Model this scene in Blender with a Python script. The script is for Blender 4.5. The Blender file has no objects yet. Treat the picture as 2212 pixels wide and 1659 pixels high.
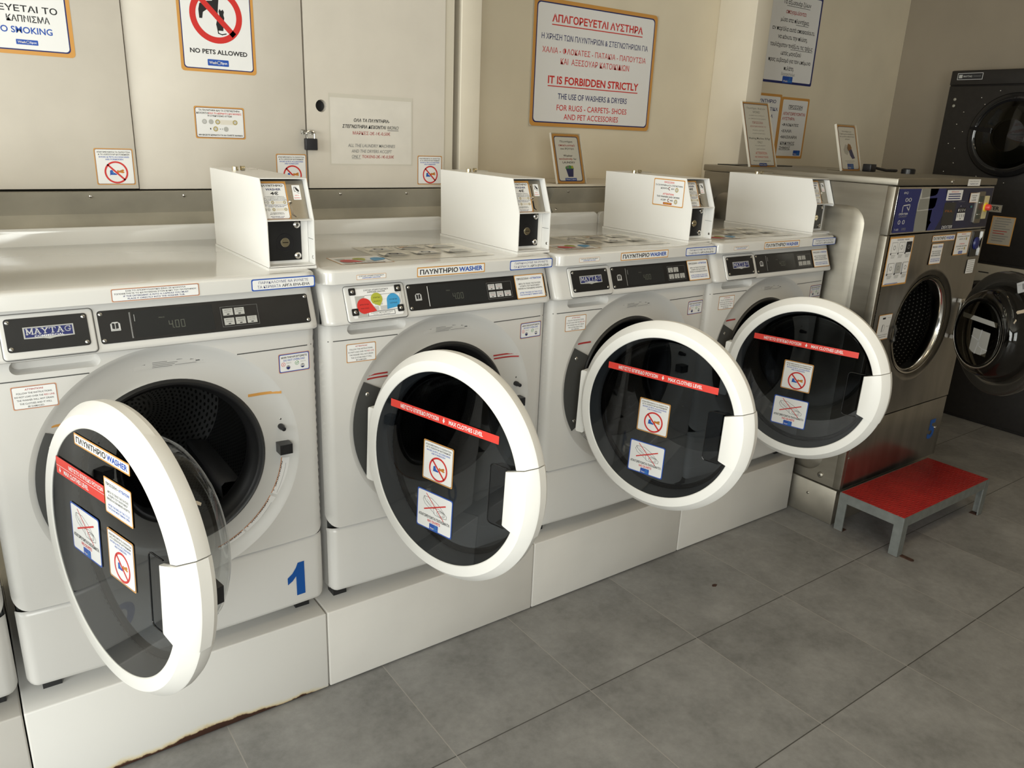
import bpy, bmesh, math, random
from math import sin, cos, pi, radians, sqrt, atan2, hypot, tan
from mathutils import Vector, Matrix

random.seed(7)
SC = bpy.context.scene
COL = SC.collection

# ------------------------------------------------------------------ camera
def rot_axes(yaw, pitch, roll):
    f = Vector((sin(yaw) * cos(pitch), cos(yaw) * cos(pitch), -sin(pitch)))
    r = Vector((cos(yaw), -sin(yaw), 0))
    u = r.cross(f)
    return cos(roll) * r + sin(roll) * u, -sin(roll) * r + cos(roll) * u, f

CR, CU, CF = rot_axes(radians(36.33346), radians(17.97993), radians(2.41897))
cam_d = bpy.data.cameras.new('camera')
cam = bpy.data.objects.new('camera', cam_d)
COL.objects.link(cam)
cam_d.sensor_fit = 'HORIZONTAL'
cam_d.sensor_width = 36.0
cam_d.lens = 1672.32 / 2212 * 36.0
cam_d.clip_start = 0.02
m = Matrix((CR, CU, -CF)).transposed().to_4x4()
m.translation = (0.0060, -1.7995, 1.5139)
cam.matrix_world = m
SC.camera = cam

# ------------------------------------------------------------------ view, world, daylight
SC.view_settings.view_transform = 'Standard'
SC.view_settings.look = 'None'
SC.view_settings.exposure = 0.0
SC.view_settings.gamma = 1.0
SC.view_settings.use_curve_mapping = False
SC.cycles.max_bounces = 10
SC.cycles.diffuse_bounces = 5
SC.cycles.glossy_bounces = 5
SC.cycles.transparent_max_bounces = 16
SC.cycles.transmission_bounces = 6
SC.cycles.caustics_reflective = False
SC.cycles.caustics_refractive = False
SC.cycles.sample_clamp_indirect = 6.0
SC.cycles.use_denoising = True

W = bpy.data.worlds.new('world')
SC.world = W
W.use_nodes = True
W.node_tree.nodes['Background'].inputs[0].default_value = (0.75, 0.87, 1.0, 1)
W.node_tree.nodes['Background'].inputs[1].default_value = 1.5

def area(name, loc, target, sx, sy, power, color, spread=180):
    l = bpy.data.lights.new(name, 'AREA')
    l.shape = 'RECTANGLE'
    l.size, l.size_y = sx, sy
    l.energy = power
    l.color = color
    l.spread = radians(spread)
    o = bpy.data.objects.new(name, l)
    COL.objects.link(o)
    o.location = loc
    o.rotation_euler = (Vector(target) - Vector(loc)).to_track_quat('-Z', 'Y').to_euler()
    return o

# daylight entering through the glazed shop front on the street side (-X) and a
# smaller pane in the wall behind the camera
LEFT_X = -3.6
FRONT_Y = -4.3
area('daylight_shopfront', (LEFT_X - 0.15, -1.75, 1.45), (4.0, -1.75, 1.35), 3.4, 2.3, 265, (1.0, 0.965, 0.915))
area('daylight_front_pane', (-1.4, FRONT_Y - 0.15, 1.55), (-1.2, 2.0, 1.2), 2.2, 1.9, 120, (1.0, 0.965, 0.915))

# warm fill panels added under the ceiling to warm the light
WARM_FILLS = [(1.3, -1.9), (3.3, -1.5)]
for i_, (lx_, ly_) in enumerate(WARM_FILLS):
    area('warm_fill_light', (lx_, ly_, 2.90), (lx_, ly_ + 0.001, 0), 1.15, 0.28, (6, 6)[i_], (1.0, 0.80, 0.52))

# ------------------------------------------------------------------ materials
MATS = {}

def nt(name):
    mt = bpy.data.materials.new(name)
    mt.use_nodes = True
    return mt, mt.node_tree.nodes, mt.node_tree.links

def mat(name, col, rough=0.5, metal=0.0, spec=0.5, coat=0.0, emit=None, estr=0.0, noise=None, bump=None, stretch=None):
    """principled; noise=(scale, amount) mottles the colour a little, bump=(scale, strength)"""
    if name in MATS:
        return MATS[name]
    mt, N, L = nt(name)
    b = N['Principled BSDF']
    b.inputs['Base Color'].default_value = (*col, 1)
    b.inputs['Roughness'].default_value = rough
    b.inputs['Metallic'].default_value = metal
    b.inputs['Specular IOR Level'].default_value = spec
    b.inputs['Coat Weight'].default_value = coat
    b.inputs['Coat Roughness'].default_value = 0.08
    if emit:
        b.inputs['Emission Color'].default_value = (*emit, 1)
        b.inputs['Emission Strength'].default_value = estr
    tc = None
    def coords():
        nonlocal tc
        if tc is None:
            tc = N.new('ShaderNodeTexCoord')
            if stretch:
                mp = N.new('ShaderNodeMapping')
                mp.inputs['Scale'].default_value = stretch
                L.new(tc.outputs['Object'], mp.inputs['Vector'])
                tc = mp
        return tc.outputs['Object'] if 'Object' in tc.outputs else tc.outputs['Vector']
    if noise:
        nz = N.new('ShaderNodeTexNoise')
        nz.inputs['Scale'].default_value = noise[0]
        nz.inputs['Detail'].default_value = 6
        L.new(coords(), nz.inputs['Vector'])
        r = N.new('ShaderNodeValToRGB')
        r.color_ramp.elements[0].position = 0.3
        r.color_ramp.elements[1].position = 0.7
        a = noise[1]
        r.color_ramp.elements[0].color = (*[c * (1 - a) for c in col], 1)
        r.color_ramp.elements[1].color = (*[min(1, c * (1 + a)) for c in col], 1)
        L.new(nz.outputs['Fac'], r.inputs['Fac'])
        L.new(r.outputs['Color'], b.inputs['Base Color'])
        if metal > 0.5:
            mr = N.new('ShaderNodeMapRange')
            mr.inputs['To Min'].default_value = max(0.05, rough - 0.08)
            mr.inputs['To Max'].default_value = rough + 0.1
            L.new(nz.outputs['Fac'], mr.inputs['Value'])
            L.new(mr.outputs['Result'], b.inputs['Roughness'])
    if bump:
        nz = N.new('ShaderNodeTexNoise')
        nz.inputs['Scale'].default_value = bump[0]
        L.new(coords(), nz.inputs['Vector'])
        bp = N.new('ShaderNodeBump')
        bp.inputs['Strength'].default_value = bump[1]
        bp.inputs['Distance'].default_value = 0.004
        L.new(nz.outputs['Fac'], bp.inputs['Height'])
        L.new(bp.outputs['Normal'], b.inputs['Normal'])
    MATS[name] = mt
    return mt

def clear(name, tint, ior=1.45, gloss_rough=0.02, refl=1.0):
    """thin see-through sheet: tinted transparency + fresnel reflection"""
    if name in MATS:
        return MATS[name]
    mt, N, L = nt(name)
    N.remove(N['Principled BSDF'])
    out = N['Material Output']
    tr = N.new('ShaderNodeBsdfTransparent')
    tr.inputs['Color'].default_value = (*tint, 1)
    gl = N.new('ShaderNodeBsdfGlossy')
    gl.inputs['Roughness'].default_value = gloss_rough
    gl.inputs['Color'].default_value = (refl, refl, refl, 1)
    # Schlick reflectance from the facing angle, the same from either side of the sheet
    ge = N.new('ShaderNodeNewGeometry')
    dt = N.new('ShaderNodeVectorMath'); dt.operation = 'DOT_PRODUCT'
    L.new(ge.outputs['Normal'], dt.inputs[0]); L.new(ge.outputs['Incoming'], dt.inputs[1])
    ab = N.new('ShaderNodeMath'); ab.operation = 'ABSOLUTE'; L.new(dt.outputs['Value'], ab.inputs[0])
    om = N.new('ShaderNodeMath'); om.operation = 'SUBTRACT'; om.inputs[0].default_value = 1.0; om.use_clamp = True; L.new(ab.outputs[0], om.inputs[1])
    pw = N.new('ShaderNodeMath'); pw.operation = 'POWER'; pw.inputs[1].default_value = 5.0; L.new(om.outputs[0], pw.inputs[0])
    f0 = ((ior - 1) / (ior + 1)) ** 2
    fr = N.new('ShaderNodeMath'); fr.operation = 'MULTIPLY_ADD'; fr.inputs[1].default_value = 1 - f0; fr.inputs[2].default_value = f0
    L.new(pw.outputs[0], fr.inputs[0])
    mx = N.new('ShaderNodeMixShader')
    L.new(fr.outputs[0], mx.inputs['Fac'])
    L.new(tr.outputs['BSDF'], mx.inputs[1])
    L.new(gl.outputs['BSDF'], mx.inputs[2])
    L.new(mx.outputs['Shader'], out.inputs['Surface'])
    MATS[name] = mt
    return mt

M_WHITE = mat('white_enamel', (0.66, 0.65, 0.63), 0.28, coat=0.25)
M_RIM = mat('door_rim_plastic', (0.83, 0.82, 0.79), 0.32)
M_LID = mat('lid_enamel', (0.70, 0.69, 0.665), 0.13, coat=0.5)
M_BOX = mat('coin_box_paint', (0.80, 0.79, 0.765), 0.34)
M_RING = mat('ring_grey_plastic', (0.62, 0.615, 0.60), 0.38)
M_DARKPL = mat('dark_grey_plastic', (0.055, 0.056, 0.055), 0.42)
M_RUBBER = mat('black_rubber', (0.012, 0.012, 0.013), 0.4)
M_BLACK = mat('black_plastic', (0.012, 0.012, 0.014), 0.3)
M_PANEL = mat('panel_black', (0.011, 0.011, 0.012), 0.35, noise=(14, 0.25))
M_DISPLAY = mat('display_black', (0.02, 0.021, 0.022), 0.16)
M_GLOSSBLK = mat('gloss_black', (0.01, 0.01, 0.011), 0.06)
M_STEEL = mat('stainless_steel', (0.36, 0.335, 0.285), 0.44, 1.0, noise=(3, 0.12), stretch=(1, 1, 6))
M_STEEL_D = mat('stainless_steel_front', (0.40, 0.385, 0.36), 0.30, 1.0, noise=(3, 0.14), stretch=(6, 1, 1))
M_BAND = mat('duct_steel', (0.44, 0.41, 0.34), 0.45, 0.35, noise=(5, 0.18))
M_CHROME = mat('chrome', (0.75, 0.73, 0.70), 0.14, 1.0)
M_BRASS = mat('brass_lock', (0.75, 0.68, 0.50), 0.2, 1.0)
M_SCREW = mat('screw_steel', (0.62, 0.61, 0.58), 0.25, 1.0)
M_DOORGLASS = clear('smoked_door_glass', (0.13, 0.147, 0.17))
M_BOWL = clear('clear_glass_bowl', (0.80, 0.81, 0.81), 1.5)
M_DEXGLASS = clear('dark_glass_bowl', (0.42, 0.40, 0.35), 1.5)
M_ACRYL = clear('acrylic_sheet', (0.90, 0.89, 0.86), 1.4)
M_DRYGLASS = clear('dryer_door_glass', (0.12, 0.125, 0.12), 1.5)
M_CAB = mat('cupboard_laminate', (0.64, 0.595, 0.525), 0.5, noise=(9, 0.03))
M_CABEDGE = mat('cupboard_edge', (0.62, 0.57, 0.47), 0.6)
M_WALL = mat('cream_wall_paint', (0.74, 0.665, 0.52), 0.7, noise=(4, 0.04), bump=(60, 0.04))
M_WALL_E = mat('end_wall_shaded', (0.27, 0.228, 0.17), 0.75, noise=(3, 0.06))  # shade over the end wall put into its darker base colour
M_WALL_F = mat('grey_wall_paint', (0.30, 0.285, 0.25), 0.7)
M_PILLAR = mat('pillar_paint', (0.70, 0.64, 0.53), 0.65, noise=(5, 0.03))
M_CEIL = mat('ceiling_paint', (0.62, 0.58, 0.50), 0.8)
M_DRYER = mat('dryer_black_paint', (0.014, 0.012, 0.011), 0.45, noise=(40, 0.2))
M_GREYFRAME = mat('grey_painted_steel', (0.15, 0.16, 0.152), 0.5, noise=(30, 0.15), bump=(90, 0.15))

def rust_material():
    """white painted plinth whose lower edge has flaked to rust"""
    mt, N, L = nt('plinth_paint_rusted')
    b = N['Principled BSDF']
    b.inputs['Roughness'].default_value = 0.45
    tc = N.new('ShaderNodeTexCoord')
    sx = N.new('ShaderNodeSeparateXYZ')
    L.new(tc.outputs['Object'], sx.inputs[0])
    nz = N.new('ShaderNodeTexNoise'); nz.inputs['Scale'].default_value = 9; nz.inputs['Detail'].default_value = 9
    nz.inputs['Roughness'].default_value = 0.62
    L.new(tc.outputs['Object'], nz.inputs['Vector'])
    # edge height of the rust along x : highest round the middle of the plinth
    hump = N.new('ShaderNodeMath'); hump.operation = 'SUBTRACT'; hump.inputs[1].default_value = 0.40
    L.new(sx.outputs['X'], hump.inputs[0])
    ab = N.new('ShaderNodeMath'); ab.operation = 'ABSOLUTE'; L.new(hump.outputs[0], ab.inputs[0])
    mr = N.new('ShaderNodeMapRange')
    mr.inputs['From Min'].default_value = 0.0; mr.inputs['From Max'].default_value = 0.30
    mr.inputs['To Min'].default_value = 0.024; mr.inputs['To Max'].default_value = 0.002
    L.new(ab.outputs[0], mr.inputs['Value'])
    ns = N.new('ShaderNodeMath'); ns.operation = 'MULTIPLY_ADD'
    ns.inputs[1].default_value = 0.05; ns.inputs[2].default_value = -0.024
    L.new(nz.outputs['Fac'], ns.inputs[0])
    ed = N.new('ShaderNodeMath'); ed.operation = 'ADD'
    L.new(mr.outputs['Result'], ed.inputs[0]); L.new(ns.outputs[0], ed.inputs[1])
    df = N.new('ShaderNodeMath'); df.operation = 'SUBTRACT'
    L.new(sx.outputs['Z'], df.inputs[0]); L.new(ed.outputs[0], df.inputs[1])
    rp = N.new('ShaderNodeValToRGB')
    e = rp.color_ramp.elements
    e[0].position = 0.0; e[0].color = (0.028, 0.011, 0.007, 1)
    e[1].position = 1.0; e[1].color = (0.70, 0.69, 0.665, 1)
    for p_, c_ in ((0.42, (0.05, 0.018, 0.010, 1)), (0.47, (0.62, 0.50, 0.30, 1)), (0.56, (0.70, 0.66, 0.54, 1)), (0.66, (0.70, 0.69, 0.665, 1))):
        q = e.new(p_); q.color = c_
    sc = N.new('ShaderNodeMath'); sc.operation = 'MULTIPLY_ADD'; sc.inputs[1].default_value = 16; sc.inputs[2].default_value = 0.44
    sc.use_clamp = True
    L.new(df.outputs[0], sc.inputs[0])
    L.new(sc.outputs[0], rp.inputs['Fac'])
    L.new(rp.outputs['Color'], b.inputs['Base Color'])
    return mt

M_PLINTH = mat('plinth_paint', (0.63, 0.61, 0.575), 0.42, noise=(6, 0.03))
M_PLINTH_R = rust_material()

def floor_material():
    mt, N, L = nt('grey_floor_tiles')
    b = N['Principled BSDF']
    tc = N.new('ShaderNodeTexCoord')
    sx = N.new('ShaderNodeSeparateXYZ'); L.new(tc.outputs['Object'], sx.inputs[0])
    def line(axis, off, width):
        a = N.new('ShaderNodeMath'); a.operation = 'SUBTRACT'; a.inputs[1].default_value = off
        L.new(sx.outputs[axis], a.inputs[0])
        p = N.new('ShaderNodeMath'); p.operation = 'PINGPONG'; p.inputs[1].default_value = 0.225
        L.new(a.outputs[0], p.inputs[0])
        c = N.new('ShaderNodeMath'); c.operation = 'LESS_THAN'; c.inputs[1].default_value = width
        L.new(p.outputs[0], c.inputs[0])
        fl = N.new('ShaderNodeMath'); fl.operation = 'DIVIDE'; fl.inputs[1].default_value = 0.45
        L.new(a.outputs[0], fl.inputs[0])
        f2 = N.new('ShaderNodeMath'); f2.operation = 'FLOOR'; L.new(fl.outputs[0], f2.inputs[0])
        return c.outputs[0], f2.outputs[0]
    lx, ix = line('X', 0.8613, 0.0014)
    ly, iy = line('Y', -0.4664, 0.0016)
    # per tile offset so the clouding does not run across the joints
    cm = N.new('ShaderNodeCombineXYZ')
    L.new(ix, cm.inputs[0]); L.new(iy, cm.inputs[1])
    wn = N.new('ShaderNodeTexWhiteNoise'); wn.noise_dimensions = '3D'; L.new(cm.outputs[0], wn.inputs['Vector'])
    vm = N.new('ShaderNodeVectorMath'); vm.operation = 'MULTIPLY_ADD'
    L.new(wn.outputs['Color'], vm.inputs[0]); vm.inputs[1].default_value = (7, 7, 7)
    L.new(tc.outputs['Object'], vm.inputs[2])
    n1 = N.new('ShaderNodeTexNoise'); n1.inputs['Scale'].default_value = 4.5; n1.inputs['Detail'].default_value = 8; n1.inputs['Roughness'].default_value = 0.62
    n2 = N.new('ShaderNodeTexNoise'); n2.inputs['Scale'].default_value = 38; n2.inputs['Detail'].default_value = 6; n2.inputs['Roughness'].default_value = 0.7
    L.new(vm.outputs[0], n1.inputs['Vector']); L.new(vm.outputs[0], n2.inputs['Vector'])
    ad = N.new('ShaderNodeMath'); ad.operation = 'MULTIPLY_ADD'; ad.inputs[1].default_value = 0.35
    L.new(n2.outputs['Fac'], ad.inputs[0])
    h = N.new('ShaderNodeMath'); h.operation = 'MULTIPLY'; h.inputs[1].default_value = 0.65
    L.new(n1.outputs['Fac'], h.inputs[0]); L.new(h.outputs[0], ad.inputs[2])
    rp = N.new('ShaderNodeValToRGB')
    e = rp.color_ramp.elements
    e[0].position = 0.34; e[0].color = (0.165, 0.163, 0.158, 1)
    e[1].position = 0.66; e[1].color = (0.300, 0.296, 0.289, 1)
    L.new(ad.outputs[0], rp.inputs['Fac'])
    m1 = N.new('ShaderNodeMix'); m1.data_type = 'RGBA'
    L.new(ly, m1.inputs['Factor']); L.new(rp.outputs['Color'], m1.inputs['A']); m1.inputs['B'].default_value = (0.06, 0.057, 0.052, 1)  # joint tones differ by direction: light on tile edges put into colour
    m2 = N.new('ShaderNodeMix'); m2.data_type = 'RGBA'
    L.new(lx, m2.inputs['Factor']); L.new(m1.outputs['Result'], m2.inputs['A']); m2.inputs['B'].default_value = (0.33, 0.31, 0.29, 1)
    L.new(m2.outputs['Result'], b.inputs['Base Color'])
    rr = N.new('ShaderNodeMapRange'); rr.inputs['To Min'].default_value = 0.38; rr.inputs['To Max'].default_value = 0.58
    L.new(n1.outputs['Fac'], rr.inputs['Value']); L.new(rr.outputs['Result'], b.inputs['Roughness'])
    bp = N.new('ShaderNodeBump'); bp.inputs['Strength'].default_value = 0.12; bp.inputs['Distance'].default_value = 0.002
    L.new(n2.outputs['Fac'], bp.inputs['Height']); L.new(bp.outputs['Normal'], b.inputs['Normal'])
    return mt

def perforated(name, base, dot, pitch, radius, metal=1.0, rough=0.35):
    """sheet metal with a regular dot pattern on its UVs (metres)"""
    mt, N, L = nt(name)
    b = N['Principled BSDF']
    b.inputs['Metallic'].default_value = metal
    b.inputs['Roughness'].default_value = rough
    uv = N.new('ShaderNodeUVMap')
    sx = N.new('ShaderNodeSeparateXYZ'); L.new(uv.outputs['UV'], sx.inputs[0])
    def cell(o, stagger=None):
        d = N.new('ShaderNodeMath'); d.operation = 'DIVIDE'; d.inputs[1].default_value = pitch; L.new(o, d.inputs[0])
        src = d.outputs[0]
        if stagger is not None:
            a = N.new('ShaderNodeMath'); a.operation = 'MULTIPLY_ADD'; a.inputs[1].default_value = 0.5
            L.new(stagger, a.inputs[0]); L.new(src, a.inputs[2]); src = a.outputs[0]
        fl = N.new('ShaderNodeMath'); fl.operation = 'FLOOR'; L.new(src, fl.inputs[0])
        fr = N.new('ShaderNodeMath'); fr.operation = 'FRACT'; L.new(src, fr.inputs[0])
        c = N.new('ShaderNodeMath'); c.operation = 'SUBTRACT'; c.inputs[1].default_value = 0.5; L.new(fr.outputs[0], c.inputs[0])
        return c.outputs[0], fl.outputs[0]
    cv, fv = cell(sx.outputs['Y'])
    cu, _ = cell(sx.outputs['X'], fv)
    cb = N.new('ShaderNodeCombineXYZ'); L.new(cu, cb.inputs[0]); L.new(cv, cb.inputs[1])
    ln = N.new('ShaderNodeVectorMath'); ln.operation = 'LENGTH'; L.new(cb.outputs[0], ln.inputs[0])
    lt = N.new('ShaderNodeMath'); lt.operation = 'LESS_THAN'; lt.inputs[1].default_value = radius; L.new(ln.outputs['Value'], lt.inputs[0])
    mx = N.new('ShaderNodeMix'); mx.data_type = 'RGBA'
    mx.inputs['A'].default_value = (*base, 1); mx.inputs['B'].default_value = (*dot, 1)
    L.new(lt.outputs[0], mx.inputs['Factor'])
    L.new(mx.outputs['Result'], b.inputs['Base Color'])
    return mt

M_DRUM = perforated('washer_drum_steel', (0.10, 0.10, 0.10), (0.012, 0.012, 0.012), 0.011, 0.28, 0.9, 0.4)
M_DRUM_DEX = perforated('big_drum_steel', (0.03, 0.028, 0.025), (0.42, 0.40, 0.35), 0.017, 0.17, 0.6, 0.4)

def checker_red():
    """red painted steel sheet with a worn raised pattern"""
    mt, N, L = nt('red_checker_plate')
    b = N['Principled BSDF']; b.inputs['Roughness'].default_value = 0.42
    tc = N.new('ShaderNodeTexCoord')
    mp = N.new('ShaderNodeMapping'); mp.inputs['Scale'].default_value = (26, 90, 1); mp.inputs['Rotation'].default_value = (0, 0, radians(38))
    L.new(tc.outputs['Object'], mp.inputs['Vector'])
    v = N.new('ShaderNodeTexVoronoi'); v.inputs['Scale'].default_value = 1.0; v.inputs['Randomness'].default_value = 0.25
    L.new(mp.outputs[0], v.inputs['Vector'])
    r = N.new('ShaderNodeValToRGB')
    r.color_ramp.elements[0].position = 0.10; r.color_ramp.elements[0].color = (1, 1, 1, 1)
    r.color_ramp.elements[1].position = 0.34; r.color_ramp.elements[1].color = (0, 0, 0, 1)
    L.new(v.outputs['Distance'], r.inputs['Fac'])
    bp = N.new('ShaderNodeBump'); bp.inputs['Strength'].default_value = 0.7; bp.inputs['Distance'].default_value = 0.003
    L.new(r.outputs['Color'], bp.inputs['Height']); L.new(bp.outputs['Normal'], b.inputs['Normal'])
    nz = N.new('ShaderNodeTexNoise'); nz.inputs['Scale'].default_value = 7; nz.inputs['Detail'].default_value = 6
    L.new(tc.outputs['Object'], nz.inputs['Vector'])
    c = N.new('ShaderNodeValToRGB')
    c.color_ramp.elements[0].position = 0.30; c.color_ramp.elements[0].color = (0.30, 0.012, 0.012, 1)
    c.color_ramp.elements[1].position = 0.68; c.color_ramp.elements[1].color = (0.42, 0.02, 0.016, 1)
    q = c.color_ramp.elements.new(0.24); q.color = (0.12, 0.09, 0.06, 1)
    L.new(nz.outputs['Fac'], c.inputs['Fac'])
    L.new(c.outputs['Color'], b.inputs['Base Color'])
    return mt

M_REDPLATE = checker_red()

INK = {
    'white': (0.83, 0.83, 0.83), 'cream': (0.74, 0.70, 0.62), 'black': (0.012, 0.012, 0.014), 'grey': (0.22, 0.22, 0.22),
    'ltgrey': (0.55, 0.55, 0.55), 'red': (0.62, 0.032, 0.028), 'tape': (0.72, 0.055, 0.04), 'dkred': (0.40, 0.03, 0.03), 'blue': (0.02, 0.085, 0.42),
    'navy': (0.015, 0.022, 0.13), 'orange': (0.62, 0.31, 0.075), 'peach': (0.60, 0.28, 0.14), 'green': (0.06, 0.30, 0.08),
    'olive': (0.42, 0.44, 0.05), 'sky': (0.05, 0.32, 0.62), 'yellow': (0.85, 0.62, 0.04), 'brown': (0.30, 0.14, 0.04),
    'amber': (0.60, 0.22, 0.03), 'lime': (0.24, 0.55, 0.03), 'gold': (0.45, 0.36, 0.12), 'silver': (0.45, 0.45, 0.43), 'numblue': (0.004, 0.075, 0.32),
    'segment': (0.14, 0.15, 0.12), 'dimorange': (0.32, 0.10, 0.02), 'teal': (0.05, 0.22, 0.24),
}

def ink(c):
    return mat('ink_' + c, INK[c], 0.38 if c != 'black' else 0.45)

# ------------------------------------------------------------------ mesh helpers
class MB:
    def __init__(s):
        s.v, s.f, s.m, s.mats, s.uv = [], [], [], [], {}

    def slot(s, mt):
        if mt not in s.mats:
            s.mats.append(mt)
        return s.mats.index(mt)

    def add(s, verts, faces, mt):
        o = len(s.v); k = s.slot(mt)
        s.v += [tuple(p) for p in verts]
        for f in faces:
            s.f.append(tuple(i + o for i in f)); s.m.append(k)
        return o

    def box(s, a, b, mt, skip=()):
        x0, y0, z0 = a; x1, y1, z1 = b
        v = [(x0, y0, z0), (x1, y0, z0), (x1, y1, z0), (x0, y1, z0), (x0, y0, z1), (x1, y0, z1), (x1, y1, z1), (x0, y1, z1)]
        fs = {'-z': (0, 3, 2, 1), '+z': (4, 5, 6, 7), '-y': (0, 1, 5, 4), '+x': (1, 2, 6, 5), '+y': (2, 3, 7, 6), '-x': (3, 0, 4, 7)}
        s.add(v, [f for k, f in fs.items() if k not in skip], mt)
        return s

    def prism(s, pts, frame, d0, d1, mt):
        """polygon pts (CCW, 2D) swept from depth d0 to d1 (d1 is the front); frame(u,v,d)->xyz"""
        n = len(pts)
        s.add([frame(u, v, d0) for u, v in pts] + [frame(u, v, d1) for u, v in pts],
              [tuple(range(n, 2 * n)), tuple(range(n - 1, -1, -1))] + [(i, (i + 1) % n, n + (i + 1) % n, n + i) for i in range(n)], mt)
        return s

    def sheet(s, fn, us, vs, mt, flip=False):
        nu, nv = len(us), len(vs)
        V = [fn(u, v) for v in vs for u in us]
        F = []
        for j in range(nv - 1):
            for i in range(nu - 1):
                q = (j * nu + i, j * nu + i + 1, (j + 1) * nu + i + 1, (j + 1) * nu + i)
                F.append(q[::-1] if flip else q)
        s.add(V, F, mt)
        return s

    def lathe(s, prof, place, n, mt, a0=0.0, a1=2 * pi, flip=False, uvr=None):
        """prof: list (r,d); place(r,ang,d)->xyz"""
        full = abs(a1 - a0 - 2 * pi) < 1e-6
        na = n if full else n + 1
        V = [place(r, a0 + (a1 - a0) * i / n, d) for (r, d) in prof for i in range(na)]
        F = []; U = []
        acc = [0.0]
        for k in range(1, len(prof)):
            acc.append(acc[-1] + hypot(prof[k][0] - prof[k - 1][0], prof[k][1] - prof[k - 1][1]))
        for k in range(len(prof) - 1):
            for i in range(n):
                j = (i + 1) % na
                q = (k * na + i, k * na + j, (k + 1) * na + j, (k + 1) * na + i)
                u = [((a0 + (a1 - a0) * ii / n) * (uvr or 1), acc[kk]) for ii, kk in ((i, k), (i + 1, k), (i + 1, k + 1), (i, k + 1))]
                if flip:
                    q = q[::-1]; u = u[::-1]
                F.append(q); U.append(u)
        f0 = len(s.f)
        s.add(V, F, mt)
        if uvr:
            for i, u in enumerate(U):
                s.uv[f0 + i] = u
        return s

    def tube(s, pts, r, mt, n=10, cap=True):
        P = [Vector(p) for p in pts]
        o = len(s.v); V = []
        up = Vector((0, 0, 1))
        for i, p in enumerate(P):
            t = (P[min(i + 1, len(P) - 1)] - P[max(i - 1, 0)]).normalized()
            a = t.cross(up)
            if a.length < 1e-3:
                a = t.cross(Vector((1, 0, 0)))
            a.normalize(); b = a.cross(t)
            V += [tuple(p + a * (r * cos(2 * pi * k / n)) + b * (r * sin(2 * pi * k / n))) for k in range(n)]
        F = [(i * n + k, i * n + (k + 1) % n, (i + 1) * n + (k + 1) % n, (i + 1) * n + k) for i in range(len(P) - 1) for k in range(n)]
        if cap:
            F += [tuple(range(n - 1, -1, -1)), tuple((len(P) - 1) * n + k for k in range(n))]
        s.add(V, F, mt)
        return s

    def mesh(s, name, angle=35):
        me = bpy.data.meshes.new(name)
        me.from_pydata(s.v, [], s.f)
        for mt in s.mats:
            me.materials.append(mt)
        me.polygons.foreach_set('material_index', s.m)
        if s.uv:
            ul = me.uv_layers.new(name='UVMap')
            for p in me.polygons:
                if p.index in s.uv:
                    for li, u in zip(p.loop_indices, s.uv[p.index]):
                        ul.data[li].uv = u
        me.polygons.foreach_set('use_smooth', [True] * len(me.polygons))
        me.update()
        me.set_sharp_from_angle(angle=radians(angle))
        return me

    def build(s, name, parent=None, angle=35, loc=None):
        return link(name, s.mesh(name, angle), parent, loc)

def link(name, me, parent=None, loc=None):
    o = bpy.data.objects.new(name, me)
    COL.objects.link(o)
    if parent:
        o.parent = parent
    if loc:
        o.location = loc
    return o

def bevel(me, width, segs=3, angle=40, keep=None):
    bm = bmesh.new(); bm.from_mesh(me)
    es = [e for e in bm.edges if len(e.link_faces) == 2 and e.calc_face_angle(0) > radians(angle) and (keep is None or keep(e))]
    bmesh.ops.bevel(bm, geom=es, offset=width, segments=segs, profile=0.5, affect='EDGES', clamp_overlap=True)
    bm.to_mesh(me); bm.free()
    me.polygons.foreach_set('use_smooth', [True] * len(me.polygons))
    me.set_sharp_from_angle(angle=radians(50))
    return me

def boxmesh(a, b, mt, bev=0, segs=3, keep=None, skip=()):
    me = MB().box(a, b, mt, skip).mesh('box')
    if bev:
        bevel(me, bev, segs, keep=keep)
    return me

def rr(x0, y0, x1, y1, r, n=5):
    """rounded rectangle outline, CCW"""
    r = min(r, (x1 - x0) / 2, (y1 - y0) / 2)
    if r <= 0:
        return [(x0, y0), (x1, y0), (x1, y1), (x0, y1)]
    out = []
    for cx, cy, a in ((x1 - r, y0 + r, -pi / 2), (x1 - r, y1 - r, 0), (x0 + r, y1 - r, pi / 2), (x0 + r, y0 + r, pi)):
        out += [(cx + r * cos(a + pi / 2 * i / n), cy + r * sin(a + pi / 2 * i / n)) for i in range(n + 1)]
    return out

def tag(o, label, cat, group=None, kind=None):
    o['label'] = label
    o['category'] = cat
    if group: o['group'] = group
    if kind: o['kind'] = kind
    return o

def struct(name, me):
    o = link(name, me)
    o['kind'] = 'structure'
    return o

def thing(name, loc, label, cat, group=None, rz=0):
    o = bpy.data.objects.new(name, None)
    COL.objects.link(o)
    o.empty_display_size = 0.1
    o.location = loc; o.rotation_euler = (0, 0, rz)
    return tag(o, label, cat, group)

# ------------------------------------------------------------------ printed matter
_TXT = {}

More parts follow.
